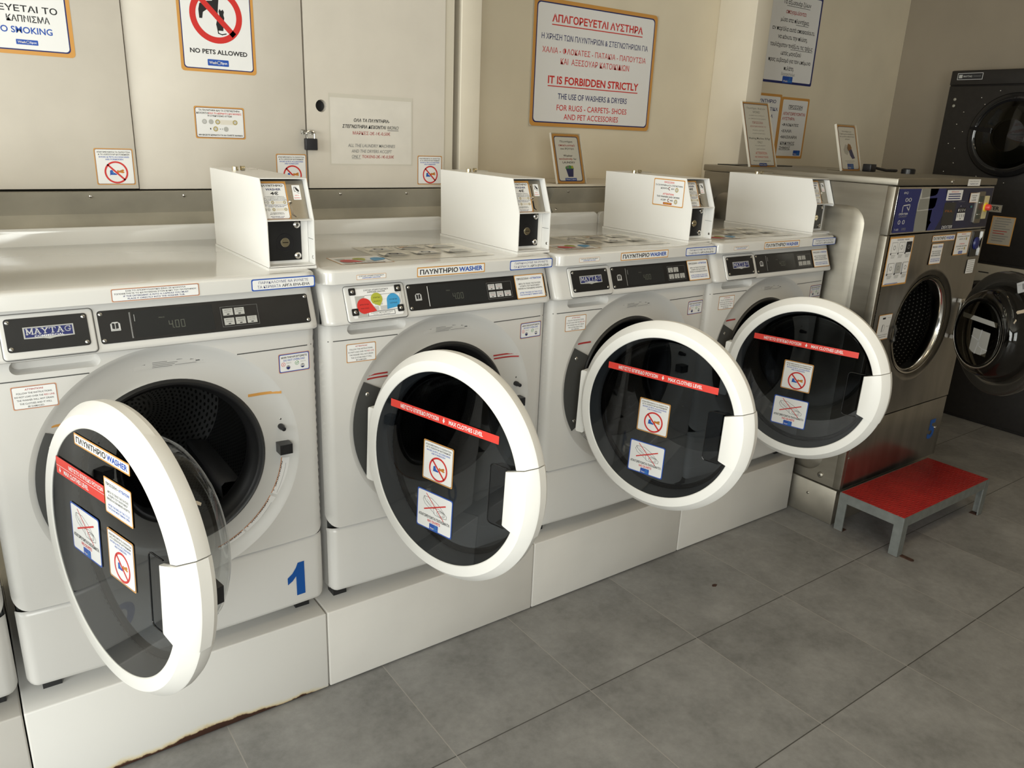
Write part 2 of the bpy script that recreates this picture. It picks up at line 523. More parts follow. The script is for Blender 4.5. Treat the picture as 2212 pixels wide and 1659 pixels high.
def text_geo(s, bold, shear=0.0):
    k = (s, bold, shear)
    if k in _TXT:
        return _TXT[k]
    c = bpy.data.curves.new('txt', 'FONT')
    c.body = s; c.size = 1.0; c.offset = bold; c.shear = shear
    c.resolution_u = 3
    o = bpy.data.objects.new('txt', c)
    COL.objects.link(o)
    dg = bpy.context.evaluated_depsgraph_get()
    dg.update()
    me = bpy.data.meshes.new_from_object(o.evaluated_get(dg))
    V = [(v.co.x, v.co.y) for v in me.vertices]
    F = [tuple(p.vertices) for p in me.polygons]
    F = [f if sum(V[f[i]][0] * V[f[(i + 1) % len(f)]][1] - V[f[(i + 1) % len(f)]][0] * V[f[i]][1] for i in range(len(f))) > 0 else f[::-1] for f in F]
    bpy.data.objects.remove(o); bpy.data.curves.remove(c); bpy.data.meshes.remove(me)
    xs = [v[0] for v in V]; ys = [v[1] for v in V]
    x0, x1, y0, y1 = min(xs), max(xs), min(ys), max(ys)
    V = [((x - x0) / (x1 - x0) - 0.5, (y - y0) / (y1 - y0) - 0.5) for x, y in V]
    _TXT[k] = (V, F)
    return _TXT[k]

def flat(o, u, v, n):
    """map (a,b,d): origin o, unit axes u (right), v (up), n (out)"""
    o, u, v, n = Vector(o), Vector(u).normalized(), Vector(v).normalized(), Vector(n).normalized()
    return lambda a, b, d: tuple(o + u * a + v * b + n * d)

def front(x, y, z):
    return flat((x, y, z), (1, 0, 0), (0, 0, 1), (0, -1, 0))

STEP = 0.00012

class Print:
    """a printed sheet, coordinates in fractions of its width (from the left) and height (from the top)"""
    def __init__(s, w, h, fmap, d0=0.0004):
        s.w, s.h, s.fm, s.d = w, h, fmap, d0
        s.mb = MB()

    def P(s, x, y):
        return ((x - 0.5) * s.w, (0.5 - y) * s.h)

    def up(s):
        s.d += STEP
        return s

    def _poly(s, pts, col):
        s.mb.add([s.fm(a, b, s.d) for a, b in pts], [tuple(range(len(pts)))], ink(col) if isinstance(col, str) else col)

    def rect(s, x0, y0, x1, y1, col, r=0.0, cols=0):
        """r in metres; cols>0 slices the sheet so that it can follow a curved surface"""
        a0, b1 = s.P(x0, y0); a1, b0 = s.P(x1, y1)
        if not cols:
            s._poly(rr(a0, b0, a1, b1, r), col)
        else:
            xs = sorted(set([a0 + (a1 - a0) * i / cols for i in range(cols + 1)] + [a0 + r * (1 - cos(pi / 2 * i / 4)) for i in range(5)] + [a1 - r * (1 - cos(pi / 2 * i / 4)) for i in range(5)]))
            V = []
            for a in xs:
                d = min(a - a0, a1 - a)
                k = r - sqrt(max(0, r * r - (r - d) ** 2)) if d < r else 0
                V += [s.fm(a, b0 + k, s.d), s.fm(a, b1 - k, s.d)]
            s.mb.add(V, [(2 * i, 2 * i + 2, 2 * i + 3, 2 * i + 1) for i in range(len(xs) - 1)], ink(col) if isinstance(col, str) else col)
        s.up()
        return s

    def text(s, t, x, y, w, h, col='black', bold=0.012, shear=0.0, rot=0.0):
        """centre (x,y), size as fractions of width / height of the sheet; the ink fills that box"""
        V, F = text_geo(t, bold, shear)
        ca, cb = s.P(x, y)
        W_, H_ = w * s.w, h * s.h
        cr, sr = cos(rot), sin(rot)
        pts = [(ca + a * W_ * cr - b * H_ * sr, cb + a * W_ * sr + b * H_ * cr) for a, b in V]
        s.mb.add([s.fm(a, b, s.d) for a, b in pts], F, ink(col))
        return s

    def lines(s, rows, x=0.5):
        """rows: (text, y, w, h, colour[, bold])"""
        for r in rows:
            s.text(r[0], x, r[1], r[2], r[3], r[4], *(r[5:6]))
        return s

    def disc(s, x, y, r, col, n=20, sx=1.0):
        a, b = s.P(x, y)
        s._poly([(a + r * sx * cos(2 * pi * i / n), b + r * sin(2 * pi * i / n)) for i in range(n)], col)
        return s

    def ring(s, x, y, r0, r1, col, n=40):
        a, b = s.P(x, y)
        V = [s.fm(a + r * cos(2 * pi * i / n), b + r * sin(2 * pi * i / n), s.d) for r in (r0, r1) for i in range(n)]
        s.mb.add(V, [(i, (i + 1) % n, n + (i + 1) % n, n + i)[::-1] for i in range(n)], ink(col))
        return s

    def poly(s, pts, col):
        q = [s.P(*p) for p in pts]
        if sum(q[i][0] * q[(i + 1) % len(q)][1] - q[(i + 1) % len(q)][0] * q[i][1] for i in range(len(q))) < 0:
            q = q[::-1]
        s._poly(q, col)
        return s

    def line(s, pts, wd, col):
        q = [Vector(s.P(*p)) for p in pts]
        for a, b in zip(q, q[1:]):
            t = (b - a)
            if t.length < 1e-9: continue
            t.normalize(); n = Vector((-t.y, t.x)) * (wd / 2); e = t * (wd / 2)
            s._poly([a - n - e, b - n + e, b + n + e, a + n - e], col)
        return s

    def arc(s, x, y, r, a0, a1, wd, col, n=16, sy=1.0):
        ca, cb = s.P(x, y)
        pts = []
        for i in range(n + 1):
            t = radians(a0 + (a1 - a0) * i / n)
            pts.append(((ca + r * cos(t)) / s.w + 0.5, 0.5 - (cb + r * sy * sin(t)) / s.h))
        return s.line(pts, wd, col)

    def build(s, name, parent=None):
        return s.mb.build(name, parent)

def bordered(w, h, fm, col='orange', bd=0.004, r=0.005, inner='white', line=True, cols=0, d0=0.0004):
    """coloured border, thin dark line, white field"""
    p = Print(w, h, fm, d0)
    p.rect(0, 0, 1, 1, col, r, cols)
    fx, fy = bd / w, bd / h
    if line:
        lx, ly = (bd * 0.75) / w, (bd * 0.75) / h
        p.rect(lx, ly, 1 - lx, 1 - ly, 'navy', r, cols)
    p.rect(fx, fy, 1 - fx, 1 - fy, inner, r * 0.9, cols)
    return p

SLAB = {
    'M': [((0.12, 0), (0.12, 1)), ((0.88, 0), (0.88, 1)), ((0.12, 0.97), (0.5, 0.18)), ((0.5, 0.18), (0.88, 0.97)), ((0.0, 0.04), (0.26, 0.04)), ((0.74, 0.04), (1.0, 0.04)), ((0.0, 0.96), (0.2, 0.96)), ((0.8, 0.96), (1.0, 0.96))],
    'A': [((0.16, 0.04), (0.5, 0.95)), ((0.5, 0.95), (0.84, 0.04)), ((0.27, 0.32), (0.73, 0.32)), ((0.02, 0.04), (0.32, 0.04)), ((0.68, 0.04), (0.98, 0.04)), ((0.3, 0.96), (0.56, 0.96))],
    'Y': [((0.14, 0.96), (0.5, 0.46)), ((0.86, 0.96), (0.5, 0.46)), ((0.5, 0.46), (0.5, 0.04)), ((0.32, 0.04), (0.68, 0.04)), ((0.0, 0.96), (0.30, 0.96)), ((0.70, 0.96), (1.0, 0.96))],
    'T': [((0.5, 0.04), (0.5, 0.96)), ((0.08, 0.96), (0.92, 0.96)), ((0.08, 0.96), (0.06, 0.74)), ((0.92, 0.96), (0.94, 0.74)), ((0.32, 0.04), (0.68, 0.04))],
    'G': [((0.86, 0.78), (0.70, 0.93)), ((0.70, 0.93), (0.42, 0.95)), ((0.42, 0.95), (0.18, 0.76)), ((0.18, 0.76), (0.12, 0.48)), ((0.12, 0.48), (0.22, 0.18)), ((0.22, 0.18), (0.48, 0.05)), ((0.48, 0.05), (0.82, 0.12)), ((0.82, 0.12), (0.82, 0.42)), ((0.60, 0.44), (0.96, 0.44)), ((0.88, 0.96), (0.88, 0.68))],
}

def slab_word(p, word, x0, x1, y0, y1, col):
    """heavy slab-serif capitals built from strokes; y0 top, y1 bottom (fractions)"""
    n = len(word); cw = (x1 - x0) / n
    k = 0.17 * (y1 - y0) * p.h
    for i, ch in enumerate(word):
        for (a, b), (c, d) in SLAB[ch]:
            heavy = abs(d - b) > 0.3
            p.line([(x0 + cw * (i + 0.04 + 0.92 * a), y1 + (y0 - y1) * b), (x0 + cw * (i + 0.04 + 0.92 * c), y1 + (y0 - y1) * d)], k if heavy else k * 0.62, col)
    return p

def logo(p, x, y, w, h, square=False):
    """blue shop emblem: the two words either side of a drum porthole"""
    p.rect(x - w / 2, y - h / 2, x + w / 2, y + h / 2, 'blue', min(w * p.w, h * p.h) * 0.12)
    if square:
        p.text('Wash', x - w * 0.2, y + h * 0.22, w * 0.45, h * 0.28, 'cream', 0.02)
        p.text('Spot', x + w * 0.25, y + h * 0.22, w * 0.4, h * 0.36, 'sky', 0.02)
        p.ring(x + w * 0.22, y - h * 0.18, h * p.h * 0.14, h * p.h * 0.2, 'sky', 18)
    else:
        p.text('Wash', x - w * 0.25, y, w * 0.36, h * 0.44, 'cream', 0.02)
        p.text('Spot', x + w * 0.28, y + h * 0.05, w * 0.3, h * 0.5, 'white', 0.02)
        p.ring(x + w * 0.035, y, h * p.h * 0.22, h * p.h * 0.32, 'silver', 18)
    return p

def prohibition(p, x, y, r, w, col='red'):
    """red ring with its bar falling from upper left to lower right"""
    p.up()
    p.ring(x, y, r - w, r, col)
    k = (r - w * 0.5) * 0.7071
    p.line([(x - k / p.w, y - k / p.h), (x + k / p.w, y + k / p.h)], w, col)
    return p

# ------------------------------------------------------------------ the setting
PITCH = 0.73196
BACK_Y = 1.0
END_X = 4.92
CEIL_Z = 2.95

def plane(name, pts, mt):
    mb = MB(); mb.add(pts, [tuple(range(len(pts)))], mt)
    return struct(name, mb.mesh(name))

def wallbox(name, a, b, mt):
    return struct(name, MB().box(a, b, mt).mesh(name))

fl = MB(); fl.box((LEFT_X - 0.2, FRONT_Y - 0.2, -0.1), (END_X + 0.2, BACK_Y + 0.15, 0.0), floor_material())
struct('floor', fl.mesh('floor'))
wallbox('ceiling', (LEFT_X - 0.2, FRONT_Y - 0.2, CEIL_Z), (END_X + 0.2, BACK_Y + 0.15, CEIL_Z + 0.12), M_CEIL)
wallbox('wall_back', (LEFT_X - 0.2, BACK_Y, 0), (END_X + 0.2, BACK_Y + 0.12, CEIL_Z), M_WALL)
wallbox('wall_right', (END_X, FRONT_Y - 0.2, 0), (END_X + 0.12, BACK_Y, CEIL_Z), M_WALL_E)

# shop front on the left: sill-less glazing between two piers
def holed_wall(name, axis, at, th, lo, hi, h0, h1, z0, z1, mt):
    mb = MB()
    def bx(a, b, c, d):
        if axis == 'x': mb.box((at, a, c), (at + th, b, d), mt)
        else: mb.box((a, at, c), (b, at + th, d), mt)
    bx(lo, h0, 0, CEIL_Z); bx(h1, hi, 0, CEIL_Z)
    bx(h0, h1, z1, CEIL_Z)
    if z0 > 0: bx(h0, h1, 0, z0)
    return struct(name, mb.mesh(name))

holed_wall('wall_left', 'x', LEFT_X - 0.12, 0.12, FRONT_Y - 0.2, BACK_Y, -3.5, 0.0, 0.25, 2.62, M_WALL_F)
holed_wall('wall_front', 'y', FRONT_Y - 0.12, 0.12, LEFT_X, END_X, -2.6, -0.2, 0.55, 2.55, M_WALL_F)

def window(n, axis, at, h0, h1, z0, z1, mull):
    fr = MB(); g = MB(); fm_ = mat('anodised_frame', (0.08, 0.08, 0.08), 0.4, 0.6)
    t = 0.05
    def bx(mb, a, b, c, d, mt, k=0.03):
        if axis == 'x': mb.box((at - k, a, c), (at + k, b, d), mt)
        else: mb.box((a, at - k, c), (b, at + k, d), mt)
    bx(fr, h0, h1, z0, z0 + t, fm_); bx(fr, h0, h1, z1 - t, z1, fm_)
    bx(fr, h0, h0 + t, z0, z1, fm_); bx(fr, h1 - t, h1, z0, z1, fm_)
    for i in range(1, mull):
        c = h0 + (h1 - h0) * i / mull
        bx(fr, c - t / 2, c + t / 2, z0, z1, fm_)
    bx(g, h0 + t, h1 - t, z0 + t, z1 - t, clear('shop_window_glass', (0.96, 0.98, 0.97)), 0.003)
    o = struct('window_%d' % n, fr.mesh('window'))
    g.build('pane', o)

window(1, 'x', LEFT_X - 0.06, -3.5, 0.0, 0.25, 2.62, 3)
window(2, 'y', FRONT_Y - 0.06, -2.6, -0.2, 0.55, 2.55, 2)

# bodies of the added warm fill panels
for lx_, ly_ in WARM_FILLS:
    fx = thing('warm_fill_panel', (lx_, ly_, CEIL_Z), 'flat warm fill panel added above the aisle', 'lamp', 'added fill panels above the aisle')
    link('fill_housing', boxmesh((-0.62, -0.18, -0.036), (0.62, 0.18, 0), mat('fill_housing', (0.6, 0.6, 0.58), 0.5), 0.004), fx)
    link('fill_diffuser', MB().box((-0.575, -0.14, -0.040), (0.575, 0.14, -0.0365), mat('fill_diffuser', (0.9, 0.85, 0.75), 0.5, emit=(1.0, 0.80, 0.52), estr=2.0)).mesh('fill_diffuser'), fx)

# pier in the middle of the back wall and the jamb beside the wall cupboards
struct('pillar', boxmesh((3.222, 0.775, 0), (3.335, BACK_Y, CEIL_Z), M_PILLAR, 0.004))
struct('trim_1', boxmesh((1.535, 0.655, 0), (1.617, 0.72, CEIL_Z), M_PILLAR, 0.003))
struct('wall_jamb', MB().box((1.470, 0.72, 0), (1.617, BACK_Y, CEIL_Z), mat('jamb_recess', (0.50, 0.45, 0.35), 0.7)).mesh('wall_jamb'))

# ------------------------------------------------------------------ plinths under the washers
def plinth(x0, x1, mt, label):
    t = thing('plinth', (x0, -0.055, 0), label, 'plinth', 'white plinths under the front loaders')
    w = x1 - x0
    me = boxmesh((0.0015, 0, 0.004), (w - 0.0015, 0.70, 0.2435), mt, 0.004, 2)
    link('plinth_body', me, t)
    for i in range(2):
        mb = MB()
        mb.box((0.06 + i * (w - 0.17), 0.02, 0), (0.11 + i * (w - 0.17), 0.07, 0.004), M_DARKPL)
        mb.build('shim', t)
    return t

plinth(-0.745, -0.017, M_PLINTH, 'white plinth under the washer with only its right edge in view')
plinth(-0.017, 0.6945, M_PLINTH_R, 'white plinth with a rusted, flaking bottom edge under the washer numbered 01')
plinth(0.6945, 1.4075, M_PLINTH, 'clean white plinth under the washer with the coloured drop diagram on its drawer')
plinth(1.4075, 2.1115, M_PLINTH, 'white plinth under the washer whose coin box has a sticker on its side')
plinth(2.1115, 2.8090, M_PLINTH, 'white plinth at the end of the row, touching the stainless steel washer base')

# ------------------------------------------------------------------ washer, shared meshes in washer coordinates
WW = 0.718
CX, CZ = 0.362, 0.737
ZB = 0.2560

def fy(x, bow=0.010, er=0.028):
    t = (x - WW / 2) / (WW / 2)
    y = -bow * (1 - t * t)
    d = max(0.0, min(x, WW - x))
    if d < er:
        y += er - sqrt(max(0.0, er * er - (er - d) ** 2))
    return y

def edge_cols(x0, x1, er=0.028, n=14):
    xs = [er * (1 - cos(pi / 2 * i / 6)) for i in range(7)]
    mid = [er + (WW - 2 * er) * i / n for i in range(n + 1)]
    a = sorted(set(round(v, 5) for v in xs + mid + [WW - v for v in xs] + [x0, x1]))
    return [v for v in a if x0 - 1e-6 <= v <= x1 + 1e-6]

def front_panel_mesh():
    """front sheet with a round opening for the dish and a cut-out for the finger recess; bottom corners rounded"""
    from mathutils.geometry import delaunay_2d_cdt
    z0, z1, rc = 0.4625, 1.036, 0.035
    R0 = 0.297
    outer = [(rc + rc * cos(pi + pi / 2 * i / 8), z0 + rc + rc * sin(pi + pi / 2 * i / 8)) for i in range(9)]
    outer += [(x, z0) for x in (0.1, 0.2, 0.3, 0.4, 0.5, 0.6)]
    outer += [(WW - rc + rc * cos(1.5 * pi + pi / 2 * i / 8), z0 + rc + rc * sin(1.5 * pi + pi / 2 * i / 8)) for i in range(9)]
    outer += [(WW, z0 + rc + 0.02 * i) for i in range(1, 27)] + [(WW, z1)]
    cols = edge_cols(0, WW)
    outer += [(x, z1) for x in reversed(cols[1:-1])] + [(0, z1)] + [(0, z1 - 0.02 * i) for i in range(1, 27)]
    circ = [(CX + R0 * cos(2 * pi * i / 144), CZ + R0 * sin(2 * pi * i / 144)) for i in range(144)]
    scoop = rr(0.066, 1.0045, 0.231, 1.0335, 0.014)
    def ins(x, z, poly):
        c = False
        for i in range(len(poly)):
            (x1_, y1_), (x2_, y2_) = poly[i], poly[i - 1]
            if (y1_ > z) != (y2_ > z) and x < (x2_ - x1_) * (z - y1_) / (y2_ - y1_) + x1_: c = not c
        return c
    V, E_ = [], []
    for loop in (outer, circ, scoop):
        o = len(V); V += loop
        E_ += [(o + i, o + (i + 1) % len(loop)) for i in range(len(loop))]
    for x in cols[1:-1]:
        for k in range(1, 29):
            z = z0 + 0.0205 * k
            if z > z1 - 0.004 or hypot(x - CX, z - CZ) < R0 + 0.004: continue
            if not ins(x, z, outer) or (0.060 < x < 0.236 and z > 0.999): continue
            if z < z0 + rc and min(x, WW - x) < rc: continue
            V.append((x, z))
    R = delaunay_2d_cdt([Vector(v) for v in V], E_, [], 0, 1e-6)
    vs, fs = R[0], R[2]
    F = []
    for f in fs:
        cx = sum(vs[i].x for i in f) / len(f); cz = sum(vs[i].y for i in f) / len(f)
        if hypot(cx - CX, cz - CZ) < R0 * 0.9995 or ins(cx, cz, scoop) or not ins(cx, cz, outer): continue
        ar = sum(vs[f[i]].x * vs[f[(i + 1) % len(f)]].y - vs[f[(i + 1) % len(f)]].x * vs[f[i]].y for i in range(len(f)))
        F.append(tuple(f) if ar > 0 else tuple(f)[::-1])
    mb = MB(); mb.add([(v.x, fy(min(max(v.x, 0), WW)), v.y) for v in vs], F, M_WHITE)
    return mb.mesh('front_panel', 60)

def dish_mesh():
    """greyer moulded ring round the porthole"""
    prof = [(0.212, 0.010), (0.222, 0.0135), (0.255, 0.0135), (0.275, 0.0105), (0.286, 0.005), (0.292, 0.0015), (0.297, 0.0)]
    mb = MB()
    mb.lathe(prof, lambda r, a, d: (CX + r * cos(a), -0.004 + d + (fy(CX + r * cos(a)) + 0.004) * max(0, (r - 0.25) / 0.047), CZ + r * sin(a)), 144, M_RING)
    return mb.mesh('porthole_ring', 40)

def scoop_mesh():
    """finger recess below the detergent drawer"""
    mb = MB()
    o = rr(0.066, 1.0045, 0.231, 1.0335, 0.014)
    n = len(o)
    ring = [(x, fy(x), z) for x, z in o]
    mid = [(0.1485 + (x - 0.1485) * 0.985, 0.012, 1.019 + (z - 1.019) * 0.92) for x, z in o]
    back = [(0.1485 + (x - 0.1485) * 0.93, 0.024, 1.019 + (z - 1.019) * 0.7) for x, z in o]
    mb.add(ring + mid + back, [(k * n + i, k * n + (i + 1) % n, (k + 1) * n + (i + 1) % n, (k + 1) * n + i) for k in range(2) for i in range(n)] + [tuple(range(2 * n, 3 * n))], M_WHITE)
    return mb.mesh('finger_recess', 45)

TANA = 0.389
CON_Y0, CON_Z0 = -0.011, 1.0873

def con_y(z):
    return CON_Y0 + (z - CON_Z0) * TANA

def con_map(xc, zc, d0=0.0):
    k = 1 / sqrt(1 + TANA * TANA)
    return flat((xc, con_y(zc), zc), (1, 0, 0), (0, TANA * k, k), (0, -k, TANA * k))

def console_mesh():
    prof = [(con_y(1.1395) + 0.008, 1.1395), (con_y(1.136) + 0.001, 1.1375), (con_y(1.130), 1.130), (con_y(1.10), 1.10), (con_y(1.06), 1.06),
            (con_y(1.047), 1.047), (con_y(1.043) + 0.0004, 1.0425), (-0.0265, 1.0385), (-0.022, 1.0358), (-0.010, 1.0345), (0.004, 1.0342)]
    mb = MB()
    xs = edge_cols(0, WW)
    mb.sheet(lambda x, i: (x, prof[i][0] + fy(x, 0.0) , prof[i][1]), xs, list(range(len(prof))), M_WHITE)
    return mb.mesh('console', 40)

def lid_mesh():
    """worktop: rounded plan corners at the front, rolled top edge"""
    x0, x1, y0, y1, z0, z1 = 0.001, 0.717, -0.021, 0.625, 1.1405, 1.1765
    o = []
    r = 0.030
    for cx, cy, a in ((x1 - r, y0 + r, -pi / 2),):
        o += [(cx + r * cos(a + pi / 2 * i / 8), cy + r * sin(a + pi / 2 * i / 8)) for i in range(9)]
    o += [(x1, y1), (x0, y1)]
    o += [(x0 + r + r * cos(pi + pi / 2 * i / 8), y0 + r + r * sin(pi + pi / 2 * i / 8)) for i in range(9)]
    mb = MB()
    mb.prism(o, lambda a, b, d: (a, b, d), z0, z1, M_LID)
    me = mb.mesh('lid')
    bevel(me, 0.010, 4, angle=60, keep=lambda e: all(v.co.z > z1 - 1e-4 for v in e.verts))
    return me

def splash_mesh():
    mb = MB()
    mb.prism(rr(0.0, 1.150, 0.715, 1.222, 0.024), lambda a, b, d: (a, 0.606 - d, b), -0.018, 0.0, M_LID)
    me = mb.mesh('backsplash')
    bevel(me, 0.003, 2, angle=60)
    return me

def kick_mesh():
    mb = MB()
    z0, z1, rc = 0.2620, 0.4575, 0.022
    xs = edge_cols(0.0015, WW - 0.0015)
    def zz(x, t):
        d = min(x, WW - x)
        lo = z0 + (rc - sqrt(max(0, rc * rc - (rc - d) ** 2)) if d < rc else 0)
        hi = z1 - (0.006 - sqrt(max(0, 0.006 ** 2 - (0.006 - d) ** 2)) if d < 0.006 else 0)
        return lo + (hi - lo) * t
    ts = [0, 0.02, 0.06, 0.5, 0.94, 0.98, 1]
    def y(x, t):
        e = min(t, 1 - t)
        return fy(x) + 0.0035 + (0.006 * (1 - e / 0.06) ** 2 if e < 0.06 else 0)
    mb.sheet(lambda x, t: (x, y(x, t), zz(x, t)), xs, ts, M_WHITE)
    return mb.mesh('kick_panel', 40)

def cabinet_mesh():
    mb = MB()
    mb.box((0.004, 0.024, ZB + 0.012), (WW - 0.004, 0.655, 1.1405), M_WHITE, skip=('-y',))
    for x in (0.03, WW - 0.07):
        mb.box((x, 0.06, 0.2118), (x + 0.04, 0.10, ZB + 0.012), M_RUBBER)
        mb.box((x, 0.58, 0.2118), (x + 0.04, 0.62, ZB + 0.012), M_RUBBER)
    # dark sheets added behind the seams for the shade inside them
    mb.box((0.006, 0.030, 0.270), (WW - 0.006, 0.034, 0.500), M_DARKPL)
    mb.box((0.006, 0.030, 1.028), (WW - 0.006, 0.034, 1.138), M_DARKPL)
    return mb.mesh('cabinet')

def ringplace(cx, cz, y0=0.0):
    return lambda r, a, d: (cx + r * cos(a), y0 + d, cz + r * sin(a))

def gasket_mesh():
    mb = MB()
    mb.lathe([(0.214, 0.012), (0.2115, 0.004), (0.206, -0.001), (0.200, 0.001), (0.195, 0.010), (0.190, 0.028), (0.184, 0.034), (0.184, 0.055), (0.192, 0.060), (0.190, 0.085)],
             ringplace(CX, CZ), 96, M_RUBBER)
    return mb.mesh('door_gasket', 50)

def drum_mesh():
    mb = MB()
    mb.lathe([(0.189, 0.080), (0.205, 0.088), (0.224, 0.105), (0.228, 0.13), (0.228, 0.47)], ringplace(CX, CZ), 96, M_DRUM, uvr=0.2)
    mb.lathe([(0.228, 0.47), (0.15, 0.475), (0.06, 0.462), (0.0, 0.462)], ringplace(CX, CZ), 48, M_DRUM, uvr=0.1)
    return mb.mesh('drum', 40)

def paddle_mesh(a):
    mb = MB()
    ca, sa = cos(a), sin(a)
    def P(t, h, y):
        r = 0.227 - h
        return (CX + r * ca - t * sa, y, CZ + r * sa + t * ca)
    prof = [(-0.035, 0.0), (-0.018, 0.028), (-0.006, 0.044), (0.006, 0.044), (0.018, 0.028), (0.035, 0.0)]
    mb.sheet(lambda i, y: P(prof[i][0], prof[i][1] * (0.8 if y < 0.15 else 1), y), list(range(6)), [0.135, 0.16, 0.44, 0.465], mat('paddle_plastic', (0.10, 0.10, 0.105), 0.35))
    return mb.mesh('drum_paddle', 50)

def sector_plate(a0, a1, r0, r1, y0, y1, mt, n=20):
    mb = MB()
    pts = [(CX + r1 * cos(a0 + (a1 - a0) * i / n), CZ + r1 * sin(a0 + (a1 - a0) * i / n)) for i in range(n + 1)]
    pts += [(CX + r0 * cos(a1 - (a1 - a0) * i / n), CZ + r0 * sin(a1 - (a1 - a0) * i / n)) for i in range(n + 1)]
    mb.prism(pts, lambda a, b, d: (a, -d, b), -y1, -y0, mt)
    return mb

def screw_at(mb, fmap, a, b, r, mt=None, d=0.0, slot=True):
    """domed screw head with a cross slot"""
    mt = mt or M_SCREW
    mb.lathe([(r, d), (r * 0.96, d + r * 0.28), (r * 0.7, d + r * 0.5), (r * 0.35, d + r * 0.6), (0, d + r * 0.62)], lambda q, t, dd: fmap(a + q * cos(t), b + q * sin(t), dd), 18, mt)
    if slot:
        e = d + r * 0.64
        for sx, sy in ((0.45, 0.11), (0.11, 0.45)):
            mb.add([fmap(a - sx * r, b - sy * r, e), fmap(a + sx * r, b - sy * r, e), fmap(a + sx * r, b + sy * r, e), fmap(a - sx * r, b + sy * r, e)], [(0, 1, 2, 3)], M_DARKPL)
    return mb

def drawer_mesh():
    mb = MB()
    fm = con_map(0.1435, CON_Z0)
    w, h = 0.168, 0.092
    mb.prism(rr(-w / 2, -h / 2 - 0.002, w / 2, h / 2 - 0.003, 0.007), fm, -0.004, 0.0045, M_WHITE)
    me = mb.mesh('detergent_drawer')
    bevel(me, 0.003, 3, angle=60)
    return me

def drawer_gap_mesh():
    mb = MB()
    fm = con_map(0.1435, CON_Z0)
    o = rr(-0.0855, -0.050, 0.0860, 0.0445, 0.009)
    mb.add([fm(a, b, 0.0004) for a, b in o], [tuple(range(len(o)))], mat('drawer_gap_shade', (0.10, 0.10, 0.098), 0.6))  # dark sheet round the drawer, the gap's shade put into colour
    return mb.mesh('drawer_gap_shade')

def panel_plate(xc, w, h, r=0.006):
    mb = MB()
    fm = con_map(xc, CON_Z0)
    mb.prism(rr(-w / 2, -h / 2, w / 2, h / 2, r), fm, 0.0, 0.0018 if w > 0.2 else 0.0062, M_PANEL)
    d = 0.0018 if w > 0.2 else 0.0062
    for a in (-w / 2 + 0.0065, w / 2 - 0.0065):
        for b in (-h / 2 + 0.007, h / 2 - 0.007):
            screw_at(mb, fm, a, b, 0.0042, d=d)
    return mb.mesh('panel', 40)

S_PANEL = front_panel_mesh()
S_DISH = dish_mesh()
S_SCOOP = scoop_mesh()
S_CONSOLE = console_mesh()
S_LID = lid_mesh()
S_SPLASH = splash_mesh()
S_KICK = kick_mesh()
S_CABINET = cabinet_mesh()
S_GASKET = gasket_mesh()
S_DRUM = drum_mesh()
S_PADDLES = [paddle_mesh(radians(a)) for a in (75, 195, 315)]
S_DRAWER = drawer_mesh()
S_GAP = drawer_gap_mesh()
S_LOGOPLATE = panel_plate(0.142, 0.1475, 0.0675)
S_CTRL = panel_plate(0.4655, 0.460, 0.0705)
def seam_mesh(side):
    mb = MB()
    zc = 0.9915
    hx = sqrt(0.297 ** 2 - (zc - CZ) ** 2)
    for a, b in (((0.0, CX - hx - 0.002), (CX + hx + 0.002, WW))[side],):
        xs = [a + (b - a) * i / 14 for i in range(15)]
        mb.sheet(lambda x, z: (x, fy(x) - 0.0004, z), xs, [zc - 0.0012, zc + 0.0012], M_DARKPL)  # dark strip on the surface, shade of the open seam as colour
    return mb.mesh('panel_seam_shade')
S_SEAM = [seam_mesh(0), seam_mesh(1)]
S_HINGE = sector_plate(radians(152), radians(212), 0.216, 0.284, -0.001, 0.010, M_DARKPL)
for q in (158, 206):
    screw_at(S_HINGE, lambda a, b, d: (CX + a, 0.0 - d, CZ + b), 0.262 * cos(radians(q)), 0.262 * sin(radians(q)), 0.006, d=0.001)
S_HINGE = S_HINGE.mesh('hinge_plate', 40)
def latch_mesh():
    mb = MB()
    x, z = 0.6185, 0.733
    mb.box((x - 0.016, -0.022, z - 0.013), (x + 0.016, 0.011, z + 0.013), M_BLACK)
    mb.box((x - 0.009, -0.0225, z - 0.006), (x + 0.007, -0.0215, z + 0.007), M_RUBBER)
    me = mb.mesh('latch'); return me
S_LATCH = latch_mesh()
def pin_mesh():
    mb = MB()
    mb.lathe([(0.0075, 0.011), (0.0075, -0.002), (0.0055, -0.006), (0.0055, -0.016), (0.004, -0.018), (0, -0.018)], lambda r, a, d: (0.617 + r * cos(a), d, 0.786 + r * sin(a)), 20, M_BLACK)
    return mb.mesh('door_switch', 40)
S_PIN = pin_mesh()
def rscrew_mesh():
    mb = MB()
    f = lambda a, b, d: (a, 0.011 - d, b)
    screw_at(mb, f, 0.6185, 0.806, 0.0055); screw_at(mb, f, 0.6185, 0.712, 0.004)
    return mb.mesh('screw', 40)
S_RSCREW = rscrew_mesh()

